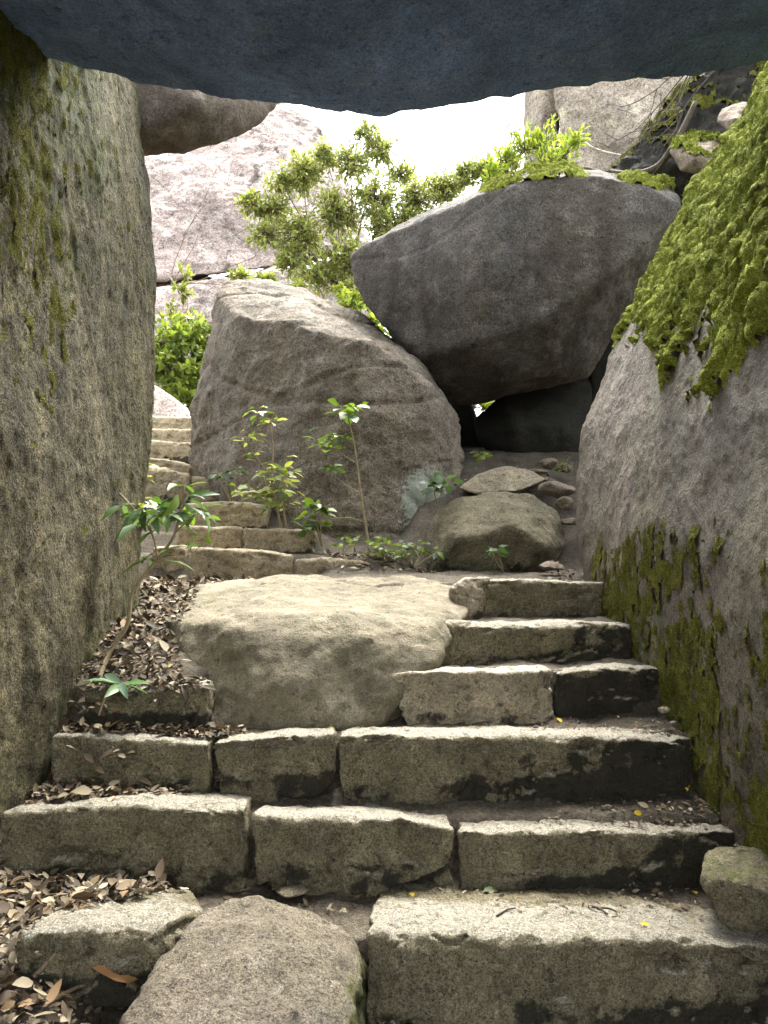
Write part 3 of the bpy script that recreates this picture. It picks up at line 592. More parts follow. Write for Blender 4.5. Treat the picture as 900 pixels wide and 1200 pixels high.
stone('tiny pale chip beside the long bottom step stone', 402, 1068, 2.2, 0.035, 0.02, 10, 'step_tan')
stone('small pale pebble on the fourth row tread by the moss', 778, 832, 2.85, 0.05, 0.03, 11, 'step_tan')
stone('small grey stone wedged in the gap of the second row', 520, 1034, 2.43, 0.06, 0.09, 12)
stone('pale pebble on the fifth row tread', 697, 776, 3.25, 0.035, 0.02, 13, 'step_tan')

# pink rock at the head of the flight
f_ = [(120, 440, 9.6), (178, 448, 9.6), (200, 462, 9.6), (224, 482, 9.6), (224, 520, 9.4), (130, 520, 9.4), (160, 480, 9.3)]
rock('pink_rock', [W3(f_ + back(f_, 1.0, 0.8))], 0.035, 'cliff_rock', 'smooth pinkish rock at the head of the upper flight', 'boulder', None, 6, ((0.04, 1.5, 4), (0.01, 8, 4)), None, 62)

# ------------------------------------------------------------------ cliffs beyond
f_ = [(80, 120, 16.0), (165, 150, 15.8), (250, 125, 16.2), (330, 118, 16.3), (352, 128, 16.4), (378, 152, 16.2), (408, 215, 15.6), (430, 290, 14.6), (330, 312, 13.7), (250, 322, 13.5), (80, 338, 13.3), (120, 250, 14.1), (250, 240, 14.2), (340, 220, 14.6)]
rock('pale_cliff', [W3(f_ + back(f_, 3.0, 0.95))], 0.05, 'cliff_rock', 'tall pale granite cliff beyond the grey angular boulder', 'cliff', None, 4, ((0.12, 0.6, 5), (0.05, 2.4, 5), (0.025, 9, 4)), (0.05, 0.5, (1.6, 1.6, 0.5)), 70, {'stain_shade': lambda c, n: 0.20 + 0.5 * sstep(0.25, 0.6, fbm(c, 1.2, 4, 0.6, 3, (1, 1, 0.5)))})
f_ = [(80, 345, 13.2), (250, 330, 13.3), (330, 318, 13.4), (440, 325, 13.6), (445, 460, 13.2), (80, 480, 12.6), (120, 400, 12.7), (300, 380, 12.9)]
rock('cliff_foot', [W3(f_ + back(f_, 2.5, 0.95))], 0.05, 'cliff_rock', 'pale boulder at the foot of the cliff, under a dark crack', 'boulder', None, 4, ((0.2, 0.7, 5), (0.07, 2.5, 5), (0.03, 9, 4)), None, 71, {'stain_shade': lambda c, n: 0.2 + 0.0 * c[:, 0]})
f_ = [(648, 60, 11.0), (655, 112, 10.9), (658, 210, 10.8), (850, 240, 10.4), (900, 60, 10.6), (760, 150, 10.5)]
rock('far_rock', [W3(f_ + back(f_, 3.0, 0.9))], 0.045, 'far_rock', 'weathered grey rock face rising behind the tilted boulder', 'cliff', None, 4, ((0.16, 0.8, 5), (0.06, 3.5, 5), (0.03, 10, 4)), None, 72)
f_ = [(616, 70, 12.0), (617, 120, 12.0), (614, 230, 11.9), (656, 240, 11.6), (654, 110, 11.6), (650, 60, 11.6), (632, 150, 11.5)]
rock('far_pillar', [W3(f_ + back(f_, 2.0, 0.9))], 0.045, 'far_rock', 'narrow upright rock standing against the white sky beside the weathered face', 'cliff', None, 4, ((0.06, 0.9, 4), (0.03, 4, 4)), None, 73)

# rubble bank above the moss draped boulder
f_ = [(700, 225, 6.6), (735, 190, 6.7), (775, 150, 6.7), (800, 105, 6.6), (850, 60, 6.4), (930, 50, 6.2), (930, 250, 5.9), (800, 260, 6.3), (770, 215, 6.35), (840, 140, 6.2)]
bank, bco, bnr = rock('rubble_bank', [W3(f_ + back(f_, 1.0, 0.9))], 0.025, 'shade_earth_rock', 'dark earthy rock above the mossy boulder, tangled with roots', 'boulder', None, 3, ((0.10, 3, 4), (0.04, 9, 4), (0.01, 30, 3)), None, 74, {'stain_shade': lambda c, n: 0.5 + 0 * c[:, 0]})
px, py = PIX(bco)
moss_on(bank, bco, bnr, sstep(-0.1, 0.5, bnr[:, 2] + 1.2 * fbm(bco, 3, 3, 0.5, 9)) * sstep(0.0, 0.2, fbm(bco, 2.2, 3, 0.5, 3)), 'dull_moss', 0.04, 9000, 0.03, 12, 9, (1, 1, 0.6))
def hung_stone(label, f_, seed, mossy):
    o, c, n = rock('bank_stone', [W3(f_ + back(f_, 0.35, 0.8))], 0.014, 'brown_rock', label, 'stone', 'stones lodged in the rubble bank', 4, ((0.03, 4, 4), (0.008, 18, 3)), None, seed)
    if mossy: moss_on(o, c, n, sstep(0.4, 0.8, n[:, 2]) * sstep(-0.1, 0.2, fbm(c, 5, 2, 0.5, 2) + 0.1), 'moss', 0.035, 3500, 0.022, 13, 12, (1, 1, 1))
hung_stone('lower brown stone with a mossy cap lodged above the tilted boulder', [(784, 178, 5.75), (792, 165, 5.8), (820, 160, 5.85), (846, 160, 5.8), (848, 190, 5.6), (826, 204, 5.6), (796, 200, 5.65), (815, 182, 5.5)], 75, True)
hung_stone('upper bare grey stone lodged beside the mossy boulder', [(840, 142, 5.6), (846, 128, 5.65), (872, 120, 5.65), (884, 125, 5.6), (880, 150, 5.5), (856, 157, 5.5), (862, 138, 5.42)], 76, False)

# ------------------------------------------------------------------ tubes, leaves, plants
def tube(path, r0, r1, n=6, jit=0.0, rs=None):
    p = np.array(path, float)
    # resample smoothly
    if len(p) > 2:
        t = np.arange(len(p)); tt = np.linspace(0, len(p) - 1, (len(p) - 1) * 4 + 1)
        q = np.zeros((len(tt), 3))
        for k in range(len(tt)):
            i = min(int(tt[k]), len(p) - 2); u = tt[k] - i
            a, b, c, d = p[max(i - 1, 0)], p[i], p[i + 1], p[min(i + 2, len(p) - 1)]
            q[k] = 0.5 * (2 * b + (c - a) * u + (2 * a - 5 * b + 4 * c - d) * u * u + (3 * b - a - 3 * c + d) * u ** 3)
        p = q
    if jit and rs is not None: p[1:-1] += rs.normal(size=(len(p) - 2, 3)) * jit
    m = len(p); V = []; F = []
    for i in range(m):
        d = p[min(i + 1, m - 1)] - p[max(i - 1, 0)]; d = d / (np.linalg.norm(d) + 1e-9)
        a = np.cross(d, (0.31, 0.87, 0.38)); a /= np.linalg.norm(a) + 1e-9; b = np.cross(d, a)
        r = r0 + (r1 - r0) * i / (m - 1)
        for k in range(n):
            t = 2 * math.pi * k / n; V.append(p[i] + r * (a * math.cos(t) + b * math.sin(t)))
    for i in range(m - 1):
        for k in range(n):
            F.append([i * n + k, i * n + (k + 1) % n, (i + 1) * n + (k + 1) % n, (i + 1) * n + k])
    F.append([(m - 1) * n + k for k in range(n)]); F.append([k for k in range(n)][::-1])
    return V, F
def join(parts):
    V = []; F = []
    for v, f in parts:
        o = len(V); V += list(v); F += [[i + o for i in x] for x in f]
    return V, F

# leaf template: along +X, up +Z, unit length; 11 points
_LT = np.array([(0, 0, 0), (0.22, -0.5, 0.02), (0.22, 0, 0.0), (0.22, 0.5, 0.02), (0.5, -0.62, 0.05), (0.5, 0, 0.0), (0.5, 0.62, 0.05), (0.8, -0.36, 0.02), (0.8, 0, -0.01), (0.8, 0.36, 0.02), (1, 0, -0.03)])
_LF = [[0, 1, 2], [0, 2, 3], [1, 4, 5, 2], [2, 5, 6, 3], [4, 7, 8, 5], [5, 8, 9, 6], [7, 10, 8], [8, 10, 9]]
def leaves(pos, dirs, up, length, width, curl, tint):
    """many leaves as one mesh: base points, directions, rough up vectors, sizes, curl and colours (arrays)"""
    n = len(pos)
    d = dirs / (np.linalg.norm(dirs, axis=1)[:, None] + 1e-9)
    s = np.cross(up, d); s /= np.linalg.norm(s, axis=1)[:, None] + 1e-9
    u = np.cross(d, s)
    T = np.broadcast_to(_LT, (n, 11, 3)).copy()
    x = T[:, :, 0]
    zz = T[:, :, 2] * 1.2 - curl[:, None] * x * x * 0.5
    V = pos[:, None, :] + d[:, None, :] * (x * length[:, None])[:, :, None] + s[:, None, :] * (T[:, :, 1] * width[:, None])[:, :, None] + u[:, None, :] * (zz * length[:, None])[:, :, None]
    F = [[i * 11 + k for k in f] for i in range(n) for f in _LF]
    return V.reshape(-1, 3), F, np.repeat(tint, 11, axis=0)
def leaf_obj(name, parent, org, arrs, mat='leaf'):
    V, F, T = arrs
    o = mesh_obj(name, V - np.array(org), F, M[mat], parent, True) if parent is not None else mesh_obj(name, V, F, M[mat], None, True, org)
    attr_col(o.data, 'tint', T); return o
def tints(rs, n, cols, jit=0.15):
    c = np.array(cols)[rs.randint(0, len(cols), n)]
    return np.clip(c * (1 + rs.normal(size=(n, 1)) * jit), 0.005, 1)
GREEN = [(0.085, 0.13, 0.022), (0.11, 0.17, 0.03), (0.065, 0.105, 0.02), (0.15, 0.20, 0.04)]
YGREEN = [(0.30, 0.32, 0.11), (0.25, 0.29, 0.10), (0.36, 0.35, 0.15), (0.19, 0.23, 0.08)]
LIME = [(0.26, 0.32, 0.05), (0.20, 0.28, 0.04), (0.32, 0.35, 0.08)]
DARK = [(0.045, 0.085, 0.035), (0.06, 0.11, 0.05), (0.075, 0.12, 0.06)]

def plant(label, base, stems, whorls, cols, seed, leaf=(0.06, 0.024), cat='plant', name='seedling', stem_mat='green_bark', group=None, droop=0.3, curl=0.35):
    """stems: (points, r0, r1); whorls: (point, n, spread, leaf scale)"""
    rs = np.random.RandomState(seed)
    root = empty(name, base, label, cat, group)
    b = np.array(base)
    parts = [tube([np.array(q) - b for q in pth], r0 * 1.3, r1 * 1.3, 6) for pth, r0, r1 in stems]
    pos, dr, ln = [], [], []
    for (pt, n, spr, sc_) in whorls:
        a0 = rs.rand() * 6.28
        for k in range(n):
            a = a0 + k * 2.4 + rs.normal() * 0.25
            e = rs.normal() * 0.3 - droop * rs.rand() + 0.15
            d = np.array((math.cos(a), math.sin(a), e))
            off = np.array((math.cos(a), math.sin(a), rs.normal() * 0.8)) * spr * rs.rand()
            pos.append(np.array(pt) + off); dr.append(d); ln.append(leaf[0] * sc_ * (0.65 + 0.5 * rs.rand()))
            if spr > 0.012: parts.append(tube([np.array(pt) - b, np.array(pt) + off - b], 0.0012, 0.0008, 4))
    V, F = join(parts)
    mesh_obj('stem', V, F, M[stem_mat], root)
    n = len(pos); ln = np.array(ln)
    up = np.array((0, 0, 1.0)) + rs.normal(size=(n, 3)) * 0.35
    leaf_obj('foliage', root, base, leaves(np.array(pos), np.array(dr), up, ln, ln * leaf[1] / leaf[0], curl * (0.6 + 0.8 * rs.rand(n)), tints(rs, n, cols)))
    return root

def shrub(label, base, lumps, n_leaf, leaf, cols, seed, name='shrub', cat='shrub', r0=0.035, upright=0.0, group=None, lean=(0, 0)):
    """lumps: (px, py, distance, radius, weight): leafy branch ends; limbs run to each"""
    rs = np.random.RandomState(seed)
    root = empty(name, base, label, cat, group)
    b = np.array(base, float)
    cs = np.array([P(l[0], l[1], l[2]) for l in lumps]); rad = np.array([l[3] for l in lumps]); w = np.array([l[4] for l in lumps], float)
    parts = []; pos = []; dr = []
    fork = b + (cs.mean(0) - b) * 0.35 + rs.normal(size=3) * 0.05
    parts.append(tube([b * 0, (fork - b) * 0.5 + rs.normal(size=3) * 0.03, fork - b], r0, r0 * 0.7, 7))
    w = w / w.sum()
    for c, r, k in zip(cs, rad, w):
        midp = fork * 0.45 + c * 0.55 + rs.normal(size=3) * r * 0.3
        parts.append(tube([fork - b, midp - b, c - b], r0 * 0.55, r0 * 0.14, 5))
        nt = max(4, int(k * n_leaf / 14))
        for t in range(nt):
            v = rs.normal(size=3); v /= np.linalg.norm(v); v *= r * (0.35 + 0.75 * rs.rand() ** 0.6)
            v[2] = v[2] * 0.9 + upright * r * rs.rand()
            tip = c + v
            st = c + v * 0.1 + rs.normal(size=3) * 0.02
            parts.append(tube([st - b, (st + tip) / 2 - b + rs.normal(size=3) * r * 0.06, tip - b], 0.006, 0.002, 3))
            tw = tip - st; L = np.linalg.norm(tw) + 1e-6
            for q in range(14):
                u = 0.35 + 0.7 * rs.rand()
                pos.append(st + tw * min(u, 1.0) + rs.normal(size=3) * 0.012)
                d = tw / L * (0.5 + upright) + rs.normal(size=3) * 0.65; dr.append(d)
    V, F = join(parts)
    mesh_obj('trunk', V, F, M['bark'], root)
    n = len(pos); pos = np.array(pos); dr = np.array(dr)
    ln = leaf[0] * (0.6 + 0.7 * rs.rand(n)); up = np.array((0, 0, 1.0)) + rs.normal(size=(n, 3)) * 0.7
    leaf_obj('crown', root, base, leaves(pos, dr, up, ln, ln * leaf[1] / leaf[0], 0.4 * rs.rand(n), tints(rs, n, cols, 0.2)))
    return root

def gpt(px, y):
    x = (px - 450) / FPX * y * 0.998
    return (x, y, float(ground_h(np.array([x]), np.array([y]))[0]))

# shrubs beyond the boulders
shrub('tall airy shrub with yellow green leaves standing before the pale cliff', P(400, 400, 9.3),
      [(320, 245, 9.6, 0.30, 1.0), (295, 238, 9.5, 0.18, 0.5), (355, 205, 9.6, 0.32, 1.3), (350, 275, 9.4, 0.33, 1.4), (395, 250, 9.5, 0.38, 1.7), (410, 190, 9.7, 0.30, 1.0), (445, 178, 9.9, 0.28, 0.8), (380, 180, 9.7, 0.2, 0.5),
       (440, 235, 9.6, 0.36, 1.3), (405, 305, 9.2, 0.36, 1.5), (372, 322, 9.1, 0.28, 0.9), (345, 305, 9.3, 0.26, 0.8), (430, 156, 9.9, 0.2, 0.4), (468, 205, 9.9, 0.24, 0.6), (425, 345, 9.0, 0.28, 0.9), (455, 265, 9.5, 0.3, 1.0), (330, 215, 9.6, 0.2, 0.5), (310, 275, 9.4, 0.22, 0.5)],
      23000, (0.052, 0.017), YGREEN, 11, r0=0.026)
shrub('loose shrub rising behind the tilted boulder against the white sky', P(520, 330, 9.6),
      [(490, 235, 9.6, 0.30, 1.0), (520, 222, 9.7, 0.26, 0.9), (545, 205, 9.8, 0.22, 0.6), (570, 200, 9.8, 0.24, 0.7), (478, 260, 9.5, 0.25, 0.7), (595, 190, 9.8, 0.2, 0.5)],
      8500, (0.050, 0.016), YGREEN, 12, r0=0.022)
shrub('bright lime green shrub growing on top of the tilted boulder', P(635, 205, 7.0),
      [(590, 195, 7.0, 0.16, 0.8), (615, 180, 7.0, 0.18, 1.0), (640, 178, 7.0, 0.18, 1.0), (662, 185, 7.0, 0.16, 0.9), (578, 210, 6.9, 0.12, 0.5), (640, 200, 6.8, 0.16, 0.8), (672, 168, 7.0, 0.10, 0.4)],
      2000, (0.060, 0.013), LIME, 13, r0=0.010, upright=0.9)
shrub('dense broad leaved bush at the head of the upper flight', gpt(215, 11.2),
      [(190, 400, 11.2, 0.38, 1.2), (225, 395, 11.2, 0.38, 1.2), (250, 420, 11.3, 0.35, 1.0), (200, 430, 11.0, 0.40, 1.5), (232, 445, 11.0, 0.35, 1.2), (180, 425, 11.1, 0.3, 0.8), (215, 465, 10.8, 0.3, 0.8), (160, 410, 11.3, 0.4, 0.7), (262, 380, 11.4, 0.3, 0.5)],
      3600, (0.12, 0.045), [(0.19, 0.25, 0.05), (0.14, 0.19, 0.04), (0.24, 0.28, 0.07)], 14, name='bush', cat='bush', r0=0.04)
shrub('thin upright shoot above the broad leaved bush, before the pale cliff', P(212, 420, 11.8),
      [(212, 345, 11.8, 0.16, 1.0), (208, 370, 11.8, 0.2, 1.0), (216, 322, 11.8, 0.10, 0.5), (222, 385, 11.7, 0.22, 1.0)], 520, (0.10, 0.03), YGREEN, 15, r0=0.015, upright=0.6)
shrub('low shrub peeping over the top of the grey angular boulder', P(300, 345, 8.6),
      [(285, 330, 8.7, 0.12, 0.8), (310, 328, 8.7, 0.10, 0.8), (345, 340, 8.8, 0.14, 0.8), (275, 322, 8.8, 0.08, 0.4)], 420, (0.08, 0.026), YGREEN, 16, r0=0.012)
shrub('sunlit shrub glimpsed through the gap between the grey and the tilted boulders', P(425, 420, 8.6),
      [(412, 360, 8.6, 0.18, 1.0), (430, 382, 8.5, 0.17, 1.2), (405, 345, 8.7, 0.15, 0.8), (445, 400, 8.5, 0.15, 0.9)], 800, (0.08, 0.03), LIME, 17, r0=0.015)
shrub('sunlit foliage seen through the small hole under the tilted boulder', P(570, 520, 10.0),
      [(566, 478, 10.0, 0.35, 1.0), (580, 470, 10.0, 0.3, 1.0)], 500, (0.1, 0.04), LIME, 18, r0=0.015)

# seedling leaning out from the tall wall rock
B0 = P(112, 806, 2.9)
s = lambda px, py, d=3.15: P(px, py, d)
plant('curved stemmed seedling with large glossy leaves leaning out from the tall wall rock', B0,
      [([B0, s(128, 765, 3.05), s(148, 735, 3.08), s(152, 715, 3.1), s(157, 690, 3.12), s(185, 655), s(205, 625), s(213, 590)], 0.0085, 0.004),
       ([s(185, 655), s(178, 625), s(160, 600), s(143, 590)], 0.0035, 0.002), ([s(160, 600), s(140, 578)], 0.0035, 0.003),
       ([s(205, 625), s(225, 605), s(240, 598)], 0.003, 0.0015), ([s(185, 655), s(215, 655), s(240, 635)], 0.002, 0.001), ([s(178, 625), s(172, 600)], 0.002, 0.001), ([s(213, 590), s(217, 568)], 0.003, 0.002)],
      [(s(212, 590), 14, 0.06, 1.0), (s(172, 600, 3.1), 14, 0.06, 1.0), (s(195, 605, 3.1), 12, 0.06, 0.9), (s(232, 602), 8, 0.04, 1.0), (s(182, 650, 3.1), 7, 0.03, 1.0), (s(148, 590), 3, 0.02, 0.9), (s(240, 634), 4, 0.02, 0.8), (s(217, 570), 3, 0.012, 0.7), (s(165, 592), 5, 0.03, 0.9)],
      [(0.07, 0.13, 0.025), (0.09, 0.17, 0.03), (0.05, 0.10, 0.03), (0.13, 0.20, 0.03), (0.10, 0.16, 0.09)], 21, (0.115, 0.031), droop=0.7, curl=0.5)
B1 = P(116, 838, 2.74)
plant('small bluish seedling with one whorl of leaves before the low stone ledge', B1,
      [([B1, P(125, 815, 2.72), P(140, 806, 2.7)], 0.003, 0.002)], [(P(141, 802, 2.7), 9, 0.006, 1.0)], [(0.08, 0.14, 0.08), (0.10, 0.17, 0.11), (0.09, 0.16, 0.05)], 22, (0.105, 0.027), droop=0.25)
# saplings at the foot of the grey boulder
def sp(px, py, d=5.05): return P(px, py, d)
B2 = P(330, 622, 5.1)
plant('leafy twin stemmed sapling on the second row of the upper flight', B2,
      [([B2, sp(324, 590), sp(318, 560), sp(320, 530), sp(317, 500), sp(308, 485)], 0.007, 0.0025), ([sp(336, 620), sp(332, 590), sp(335, 560)], 0.006, 0.003), ([sp(318, 560), sp(300, 535), sp(292, 525)], 0.003, 0.0015), ([sp(319, 520), sp(300, 510)], 0.003, 0.0015), ([sp(324, 590), sp(300, 578)], 0.003, 0.0015)],
      [(sp(335, 562), 18, 0.10, 1.1), (sp(320, 572), 26, 0.13, 1.1), (sp(300, 578), 20, 0.11, 1.1), (sp(330, 548), 16, 0.09, 1.1), (sp(325, 585), 16, 0.1, 1.1), (sp(335, 590), 8, 0.05, 1), (sp(303, 483), 16, 0.07, 0.9), (sp(318, 492), 12, 0.06, 0.9), (sp(292, 512), 14, 0.08, 0.9), (sp(296, 530), 5, 0.04, 0.8), (sp(280, 575), 8, 0.08, 0.8), (sp(310, 560), 10, 0.1, 1)],
      YGREEN + GREEN, 23, (0.072, 0.029), name='sapling', cat='sapling')
B3 = P(432, 655, 4.8)
s3 = lambda px, py: P(px, py, 4.82)
plant('slender bare stemmed sapling with three tufts of leaves before the grey boulder', B3,
      [([B3, s3(430, 625), s3(425, 595), s3(421, 565), s3(418, 540), s3(414, 515), s3(408, 490)], 0.007, 0.003), ([s3(421, 578), s3(405, 568), s3(395, 560)], 0.003, 0.0015), ([s3(418, 543), s3(405, 535), s3(393, 525)], 0.003, 0.0015), ([s3(427, 612), s3(410, 607), s3(388, 608)], 0.003, 0.002), ([s3(418, 543), s3(422, 538)], 0.002, 0.001), ([s3(408, 490), s3(412, 480)], 0.002, 0.001)],
      [(s3(407, 484), 16, 0.08, 1.1), (s3(416, 478), 9, 0.04, 1), (s3(384, 517), 18, 0.09, 1.1), (s3(396, 513), 10, 0.06, 1), (s3(390, 550), 12, 0.05, 1), (s3(432, 650), 5, 0.03, 0.7)],
      GREEN + [(0.09, 0.16, 0.09)], 24, (0.075, 0.042), name='sapling', cat='sapling')
def tuft(label, px, py, d, wpx, hpx, n, cols, seed, leaf=(0.06, 0.028), name='seedling'):
    g = P(px, py, d); rs = np.random.RandomState(seed); st = []; wh = []
    k = max(2, n // 7)
    for i in range(k):
        t = P(px + wpx * (rs.rand() - 0.5), py - hpx * (0.35 + 0.65 * rs.rand()), d + 0.06 * rs.normal())
        st.append(([g, tuple((np.array(g) + np.array(t)) / 2 + rs.normal(size=3) * 0.01), t], 0.003, 0.0015)); wh.append((t, 7, 0.035, 1.0))
    return plant(label, g, st, wh, cols, seed, leaf, name=name)
tuft('broad leaved seedling between the leafy sapling and the slender sapling', 377, 640, 4.95, 42, 52, 42, DARK + GREEN, 31, (0.085, 0.042))
tuft('spreading ferny ground plant at the base of the grey boulder by the tan boulder', 482, 668, 4.72, 84, 36, 90, GREEN + DARK, 32, (0.055, 0.024))
tuft('little ground plant right beside the slender sapling', 452, 664, 4.74, 30, 30, 28, GREEN, 33, (0.05, 0.024))
tuft('tiny pale leaved seedling in front of the rounded boulder', 590, 670, 4.6, 30, 30, 21, DARK, 34, (0.055, 0.026))
tuft('dark leaved seedling in the notch between the grey boulder and the rounded boulder', 512, 590, 5.0, 44, 36, 30, DARK, 35, (0.09, 0.045))
tuft('tiny seedling alone on the shaded bank under the tilted boulder', 562, 540, 5.6, 14, 14, 12, GREEN, 36, (0.07, 0.035))
tuft('dark ivy like plant at the end of the third row of the upper flight', 272, 592, 5.5, 40, 40, 60, DARK, 37, (0.05, 0.026))
tuft('small weed on the bank beside the moss draped boulder', 664, 552, 5.5, 14, 10, 12, GREEN, 38, (0.05, 0.025))
tuft('small weed at the end of the low block below the broad leaved seedling', 402, 650, 4.75, 36, 18, 24, GREEN, 39, (0.045, 0.02))
tuft('yellowish weed growing from a crack in the tall wall rock', 162, 640, 3.75, 14, 60, 21, LIME, 40, (0.07, 0.03))
tuft('thin weed above the leaf heap at the end of the upper flight', 170, 565, 4.2, 14, 24, 16, LIME, 41, (0.06, 0.025))

# bare twigs and roots
def twigs(label, start, dirs, length, seed, r=0.004, mat='root', name='bare_branch', cat='branch', depth=3, spread=0.5):
    rs = np.random.RandomState(seed); parts = []
    def grow(p, d, L, r_, k):
        pth = [p]; q = np.array(p, float); dd = np.array(d, float)
        for i in range(4):
            dd = dd + rs.normal(size=3) * 0.16; dd /= np.linalg.norm(dd); q = q + dd * L / 4; pth.append(q.copy())
            if k > 0 and i > 0 and rs.rand() < 0.75:
                nd = dd + rs.normal(size=3) * spread; nd /= np.linalg.norm(nd); grow(q.copy(), nd, L * 0.55, r_ * 0.6, k - 1)
        parts.append(tube([x - np.array(start) for x in pth], r_, r_ * 0.5, 4))
    for d, f in dirs: grow(np.array(start, float), np.array(d, float) / np.linalg.norm(d), length * f, r, depth)
    V, F = join(parts); o = mesh_obj(name, [np.array(v) + np.array(start) for v in V], F, M[mat], None, True, start)
    return tag(o, label, cat)
twigs('bare branching twig hanging before the weathered rock face', P(812, 78, 4.6), [((-0.8, 0, -0.5), 1), ((-0.5, 0.1, -0.8), 0.9), ((-0.2, 0, -0.9), 0.7), ((0.8, -0.1, -0.05), 0.6), ((-0.9, 0, -0.3), 0.7)], 0.5, 1, 0.005)
twigs('bare twig hanging from the overhead slab against the white sky', P(496, 126, 2.78), [((-0.3, 0.1, -0.5), 1), ((0.3, 0.1, -0.6), 0.8), ((-0.6, 0, -0.2), 0.7)], 0.09, 2, 0.0012, depth=2)
twigs('tangle of fine roots on the rubble bank above the mossy boulder', P(800, 130, 5.9), [((-0.5, 0, -0.8), 1), ((-0.2, -0.1, -0.9), 1), ((0.4, -0.2, 0.5), 1), ((-0.7, 0, -0.5), 0.8)], 0.4, 3, 0.005, depth=2)
def root(label, pth, r0, r1, mat, name='root'):
    V, F = tube([np.array(P(*q)) for q in pth], r0, r1, 7); o = mesh_obj(name, V, F, M[mat], None, True, P(*pth[0])); tag(o, label, 'root')
twigs('thin bare vine creeping over the pale cliff', P(200, 335, 13.0), [((0.9, 0.2, 0.35), 1), ((0.4, 0.15, 0.8), 0.9), ((1, 0.2, 0.1), 1), ((0.1, 0.1, 0.9), 0.8)], 2.0, 4, 0.008, 'bark', 'bare_vine', 'vine', 2)
root('pale bent dead stem lying across the weathered rock face', [(675, 157, 8.5), (692, 172, 8.4), (712, 179, 8.3), (738, 184, 8.2)], 0.016, 0.010, 'pale_root', 'dead_stem')
root('thick dark root curling along the top of the tilted boulder', [(716, 204, 6.2), (745, 205, 6.15), (770, 196, 6.1), (785, 178, 6.0), (800, 152, 6.0), (815, 120, 6.0)], 0.035, 0.02, 'root')
root('long thin root lying over the mossy edge of the tilted boulder', [(672, 200, 6.5), (690, 198, 6.4), (710, 207, 6.3), (735, 214, 6.2)], 0.02, 0.012, 'root')

# ------------------------------------------------------------------ fallen leaves
trees = []
for co, me in BVH:
    q = [list(p.vertices) for p in me.polygons]
    trees.append(BVHTree.FromPolygons(co.tolist(), q))
def drop(x, y, zt):
    best = None
    for t in trees:
        h = t.ray_cast(Vector((x, y, zt)), Vector((0, 0, -1)), 0.8)
        if h[0] is not None and (best is None or h[0].z > best[0].z): best = (h[0], h[1])
    return best
def in_poly(px, py, poly):
    c = False; j = len(poly) - 1
    for i in range(len(poly)):
        if (poly[i][1] > py) != (poly[j][1] > py) and px < (poly[j][0] - poly[i][0]) * (py - poly[i][1]) / (poly[j][1] - poly[i][1]) + poly[i][0]: c = not c
        j = i
    return c
DEAD = [(0.17, 0.13, 0.085), (0.24, 0.195, 0.135), (0.12, 0.088, 0.058), (0.32, 0.275, 0.205), (0.08, 0.058, 0.04), (0.20, 0.13, 0.07), (0.28, 0.235, 0.17), (0.14, 0.11, 0.08), (0.065, 0.05, 0.037), (0.36, 0.32, 0.25)]
rs = np.random.RandomState(99); rnd = random.Random(5)
pos, dr, up, szs = [], [], [], []
def scatter(poly, n, pile, tilt, size=1.0):
    """poly: corners on the ground (x, y); leaves fall anywhere inside"""
    xs = [p[0] for p in poly]; ys = [p[1] for p in poly]; got = 0; tries = 0
    while got < n and tries < n * 6:
        tries += 1
        x = rnd.uniform(min(xs), max(xs)); y = rnd.uniform(min(ys), max(ys))
        if not in_poly(x, y, poly): continue
        h = drop(x, y, float(ground_h(np.array([x]), np.array([y]))[0]) + 0.16)
        if h is None or h[1].z < 0.2: continue
        got += 1; szs.append(size)
        a = rnd.uniform(0, 6.283)
        pos.append((x, y, h[0].z + 0.004 + pile * rnd.random() ** 1.5)); dr.append((math.cos(a), math.sin(a), rnd.gauss(0, tilt)))
        nn = h[1]; up.append((nn.x + rnd.gauss(0, tilt), nn.y + rnd.gauss(0, tilt), 1.0))
scatter([(-1.3, 1.3), (-0.50, 1.3), (-0.50, 1.90), (-0.85, 1.96), (-0.87, 2.05), (-0.62, 2.25), (-0.62, 2.4), (-1.3, 2.4)], 4485, 0.03, 0.45)
scatter([(-1.3, 2.44), (-0.92, 2.5), (-0.78, 2.62), (-0.82, 2.66), (-1.3, 2.66)], 1287, 0.025, 0.45)
scatter([(-0.98, 2.45), (-0.6, 2.55), (-0.6, 2.64), (-0.9, 2.64)], 156, 0.006, 0.25)
scatter([(-1.25, 2.67), (-0.52, 2.70), (-0.5, 2.80), (-0.6, 2.86), (-1.25, 2.86)], 1287, 0.02, 0.45)
scatter([(-1.2, 2.88), (-0.72, 2.88), (-0.82, 3.3), (-0.95, 4.3), (-1.25, 4.4)], 2418, 0.02, 0.5)
scatter([(-1.2, 4.2), (-0.7, 4.2), (-0.75, 4.55), (-1.2, 4.55)], 312, 0.015, 0.45)
scatter([(0.6, 2.48), (1.08, 2.48), (1.08, 2.66), (0.75, 2.65)], 90, 0.008, 0.4, 0.6)
scatter([(0.7, 2.1), (1.0, 2.1), (1.05, 2.42), (0.6, 2.42)], 50, 0.006, 0.4, 0.6)
scatter([(0.75, 2.78), (1.05, 2.78), (1.05, 2.95), (0.8, 2.95)], 45, 0.006, 0.4, 0.6)
scatter([(-0.3, 4.6), (0.3, 4.6), (0.35, 4.85), (-0.35, 4.85)], 234, 0.012, 0.4)
scatter([(0.8, 3.75), (1.1, 3.75), (1.15, 4.9), (0.95, 4.9)], 182, 0.008, 0.4, 0.6)
scatter([(0.35, 5.3), (1.3, 5.3), (1.4, 6.2), (0.4, 6.2)], 140, 0.006, 0.35, 0.6)
scatter([(-0.66, 2.27), (-0.1, 2.3), (0.1, 2.42), (-0.5, 2.42)], 78, 0.01, 0.5, 0.6)
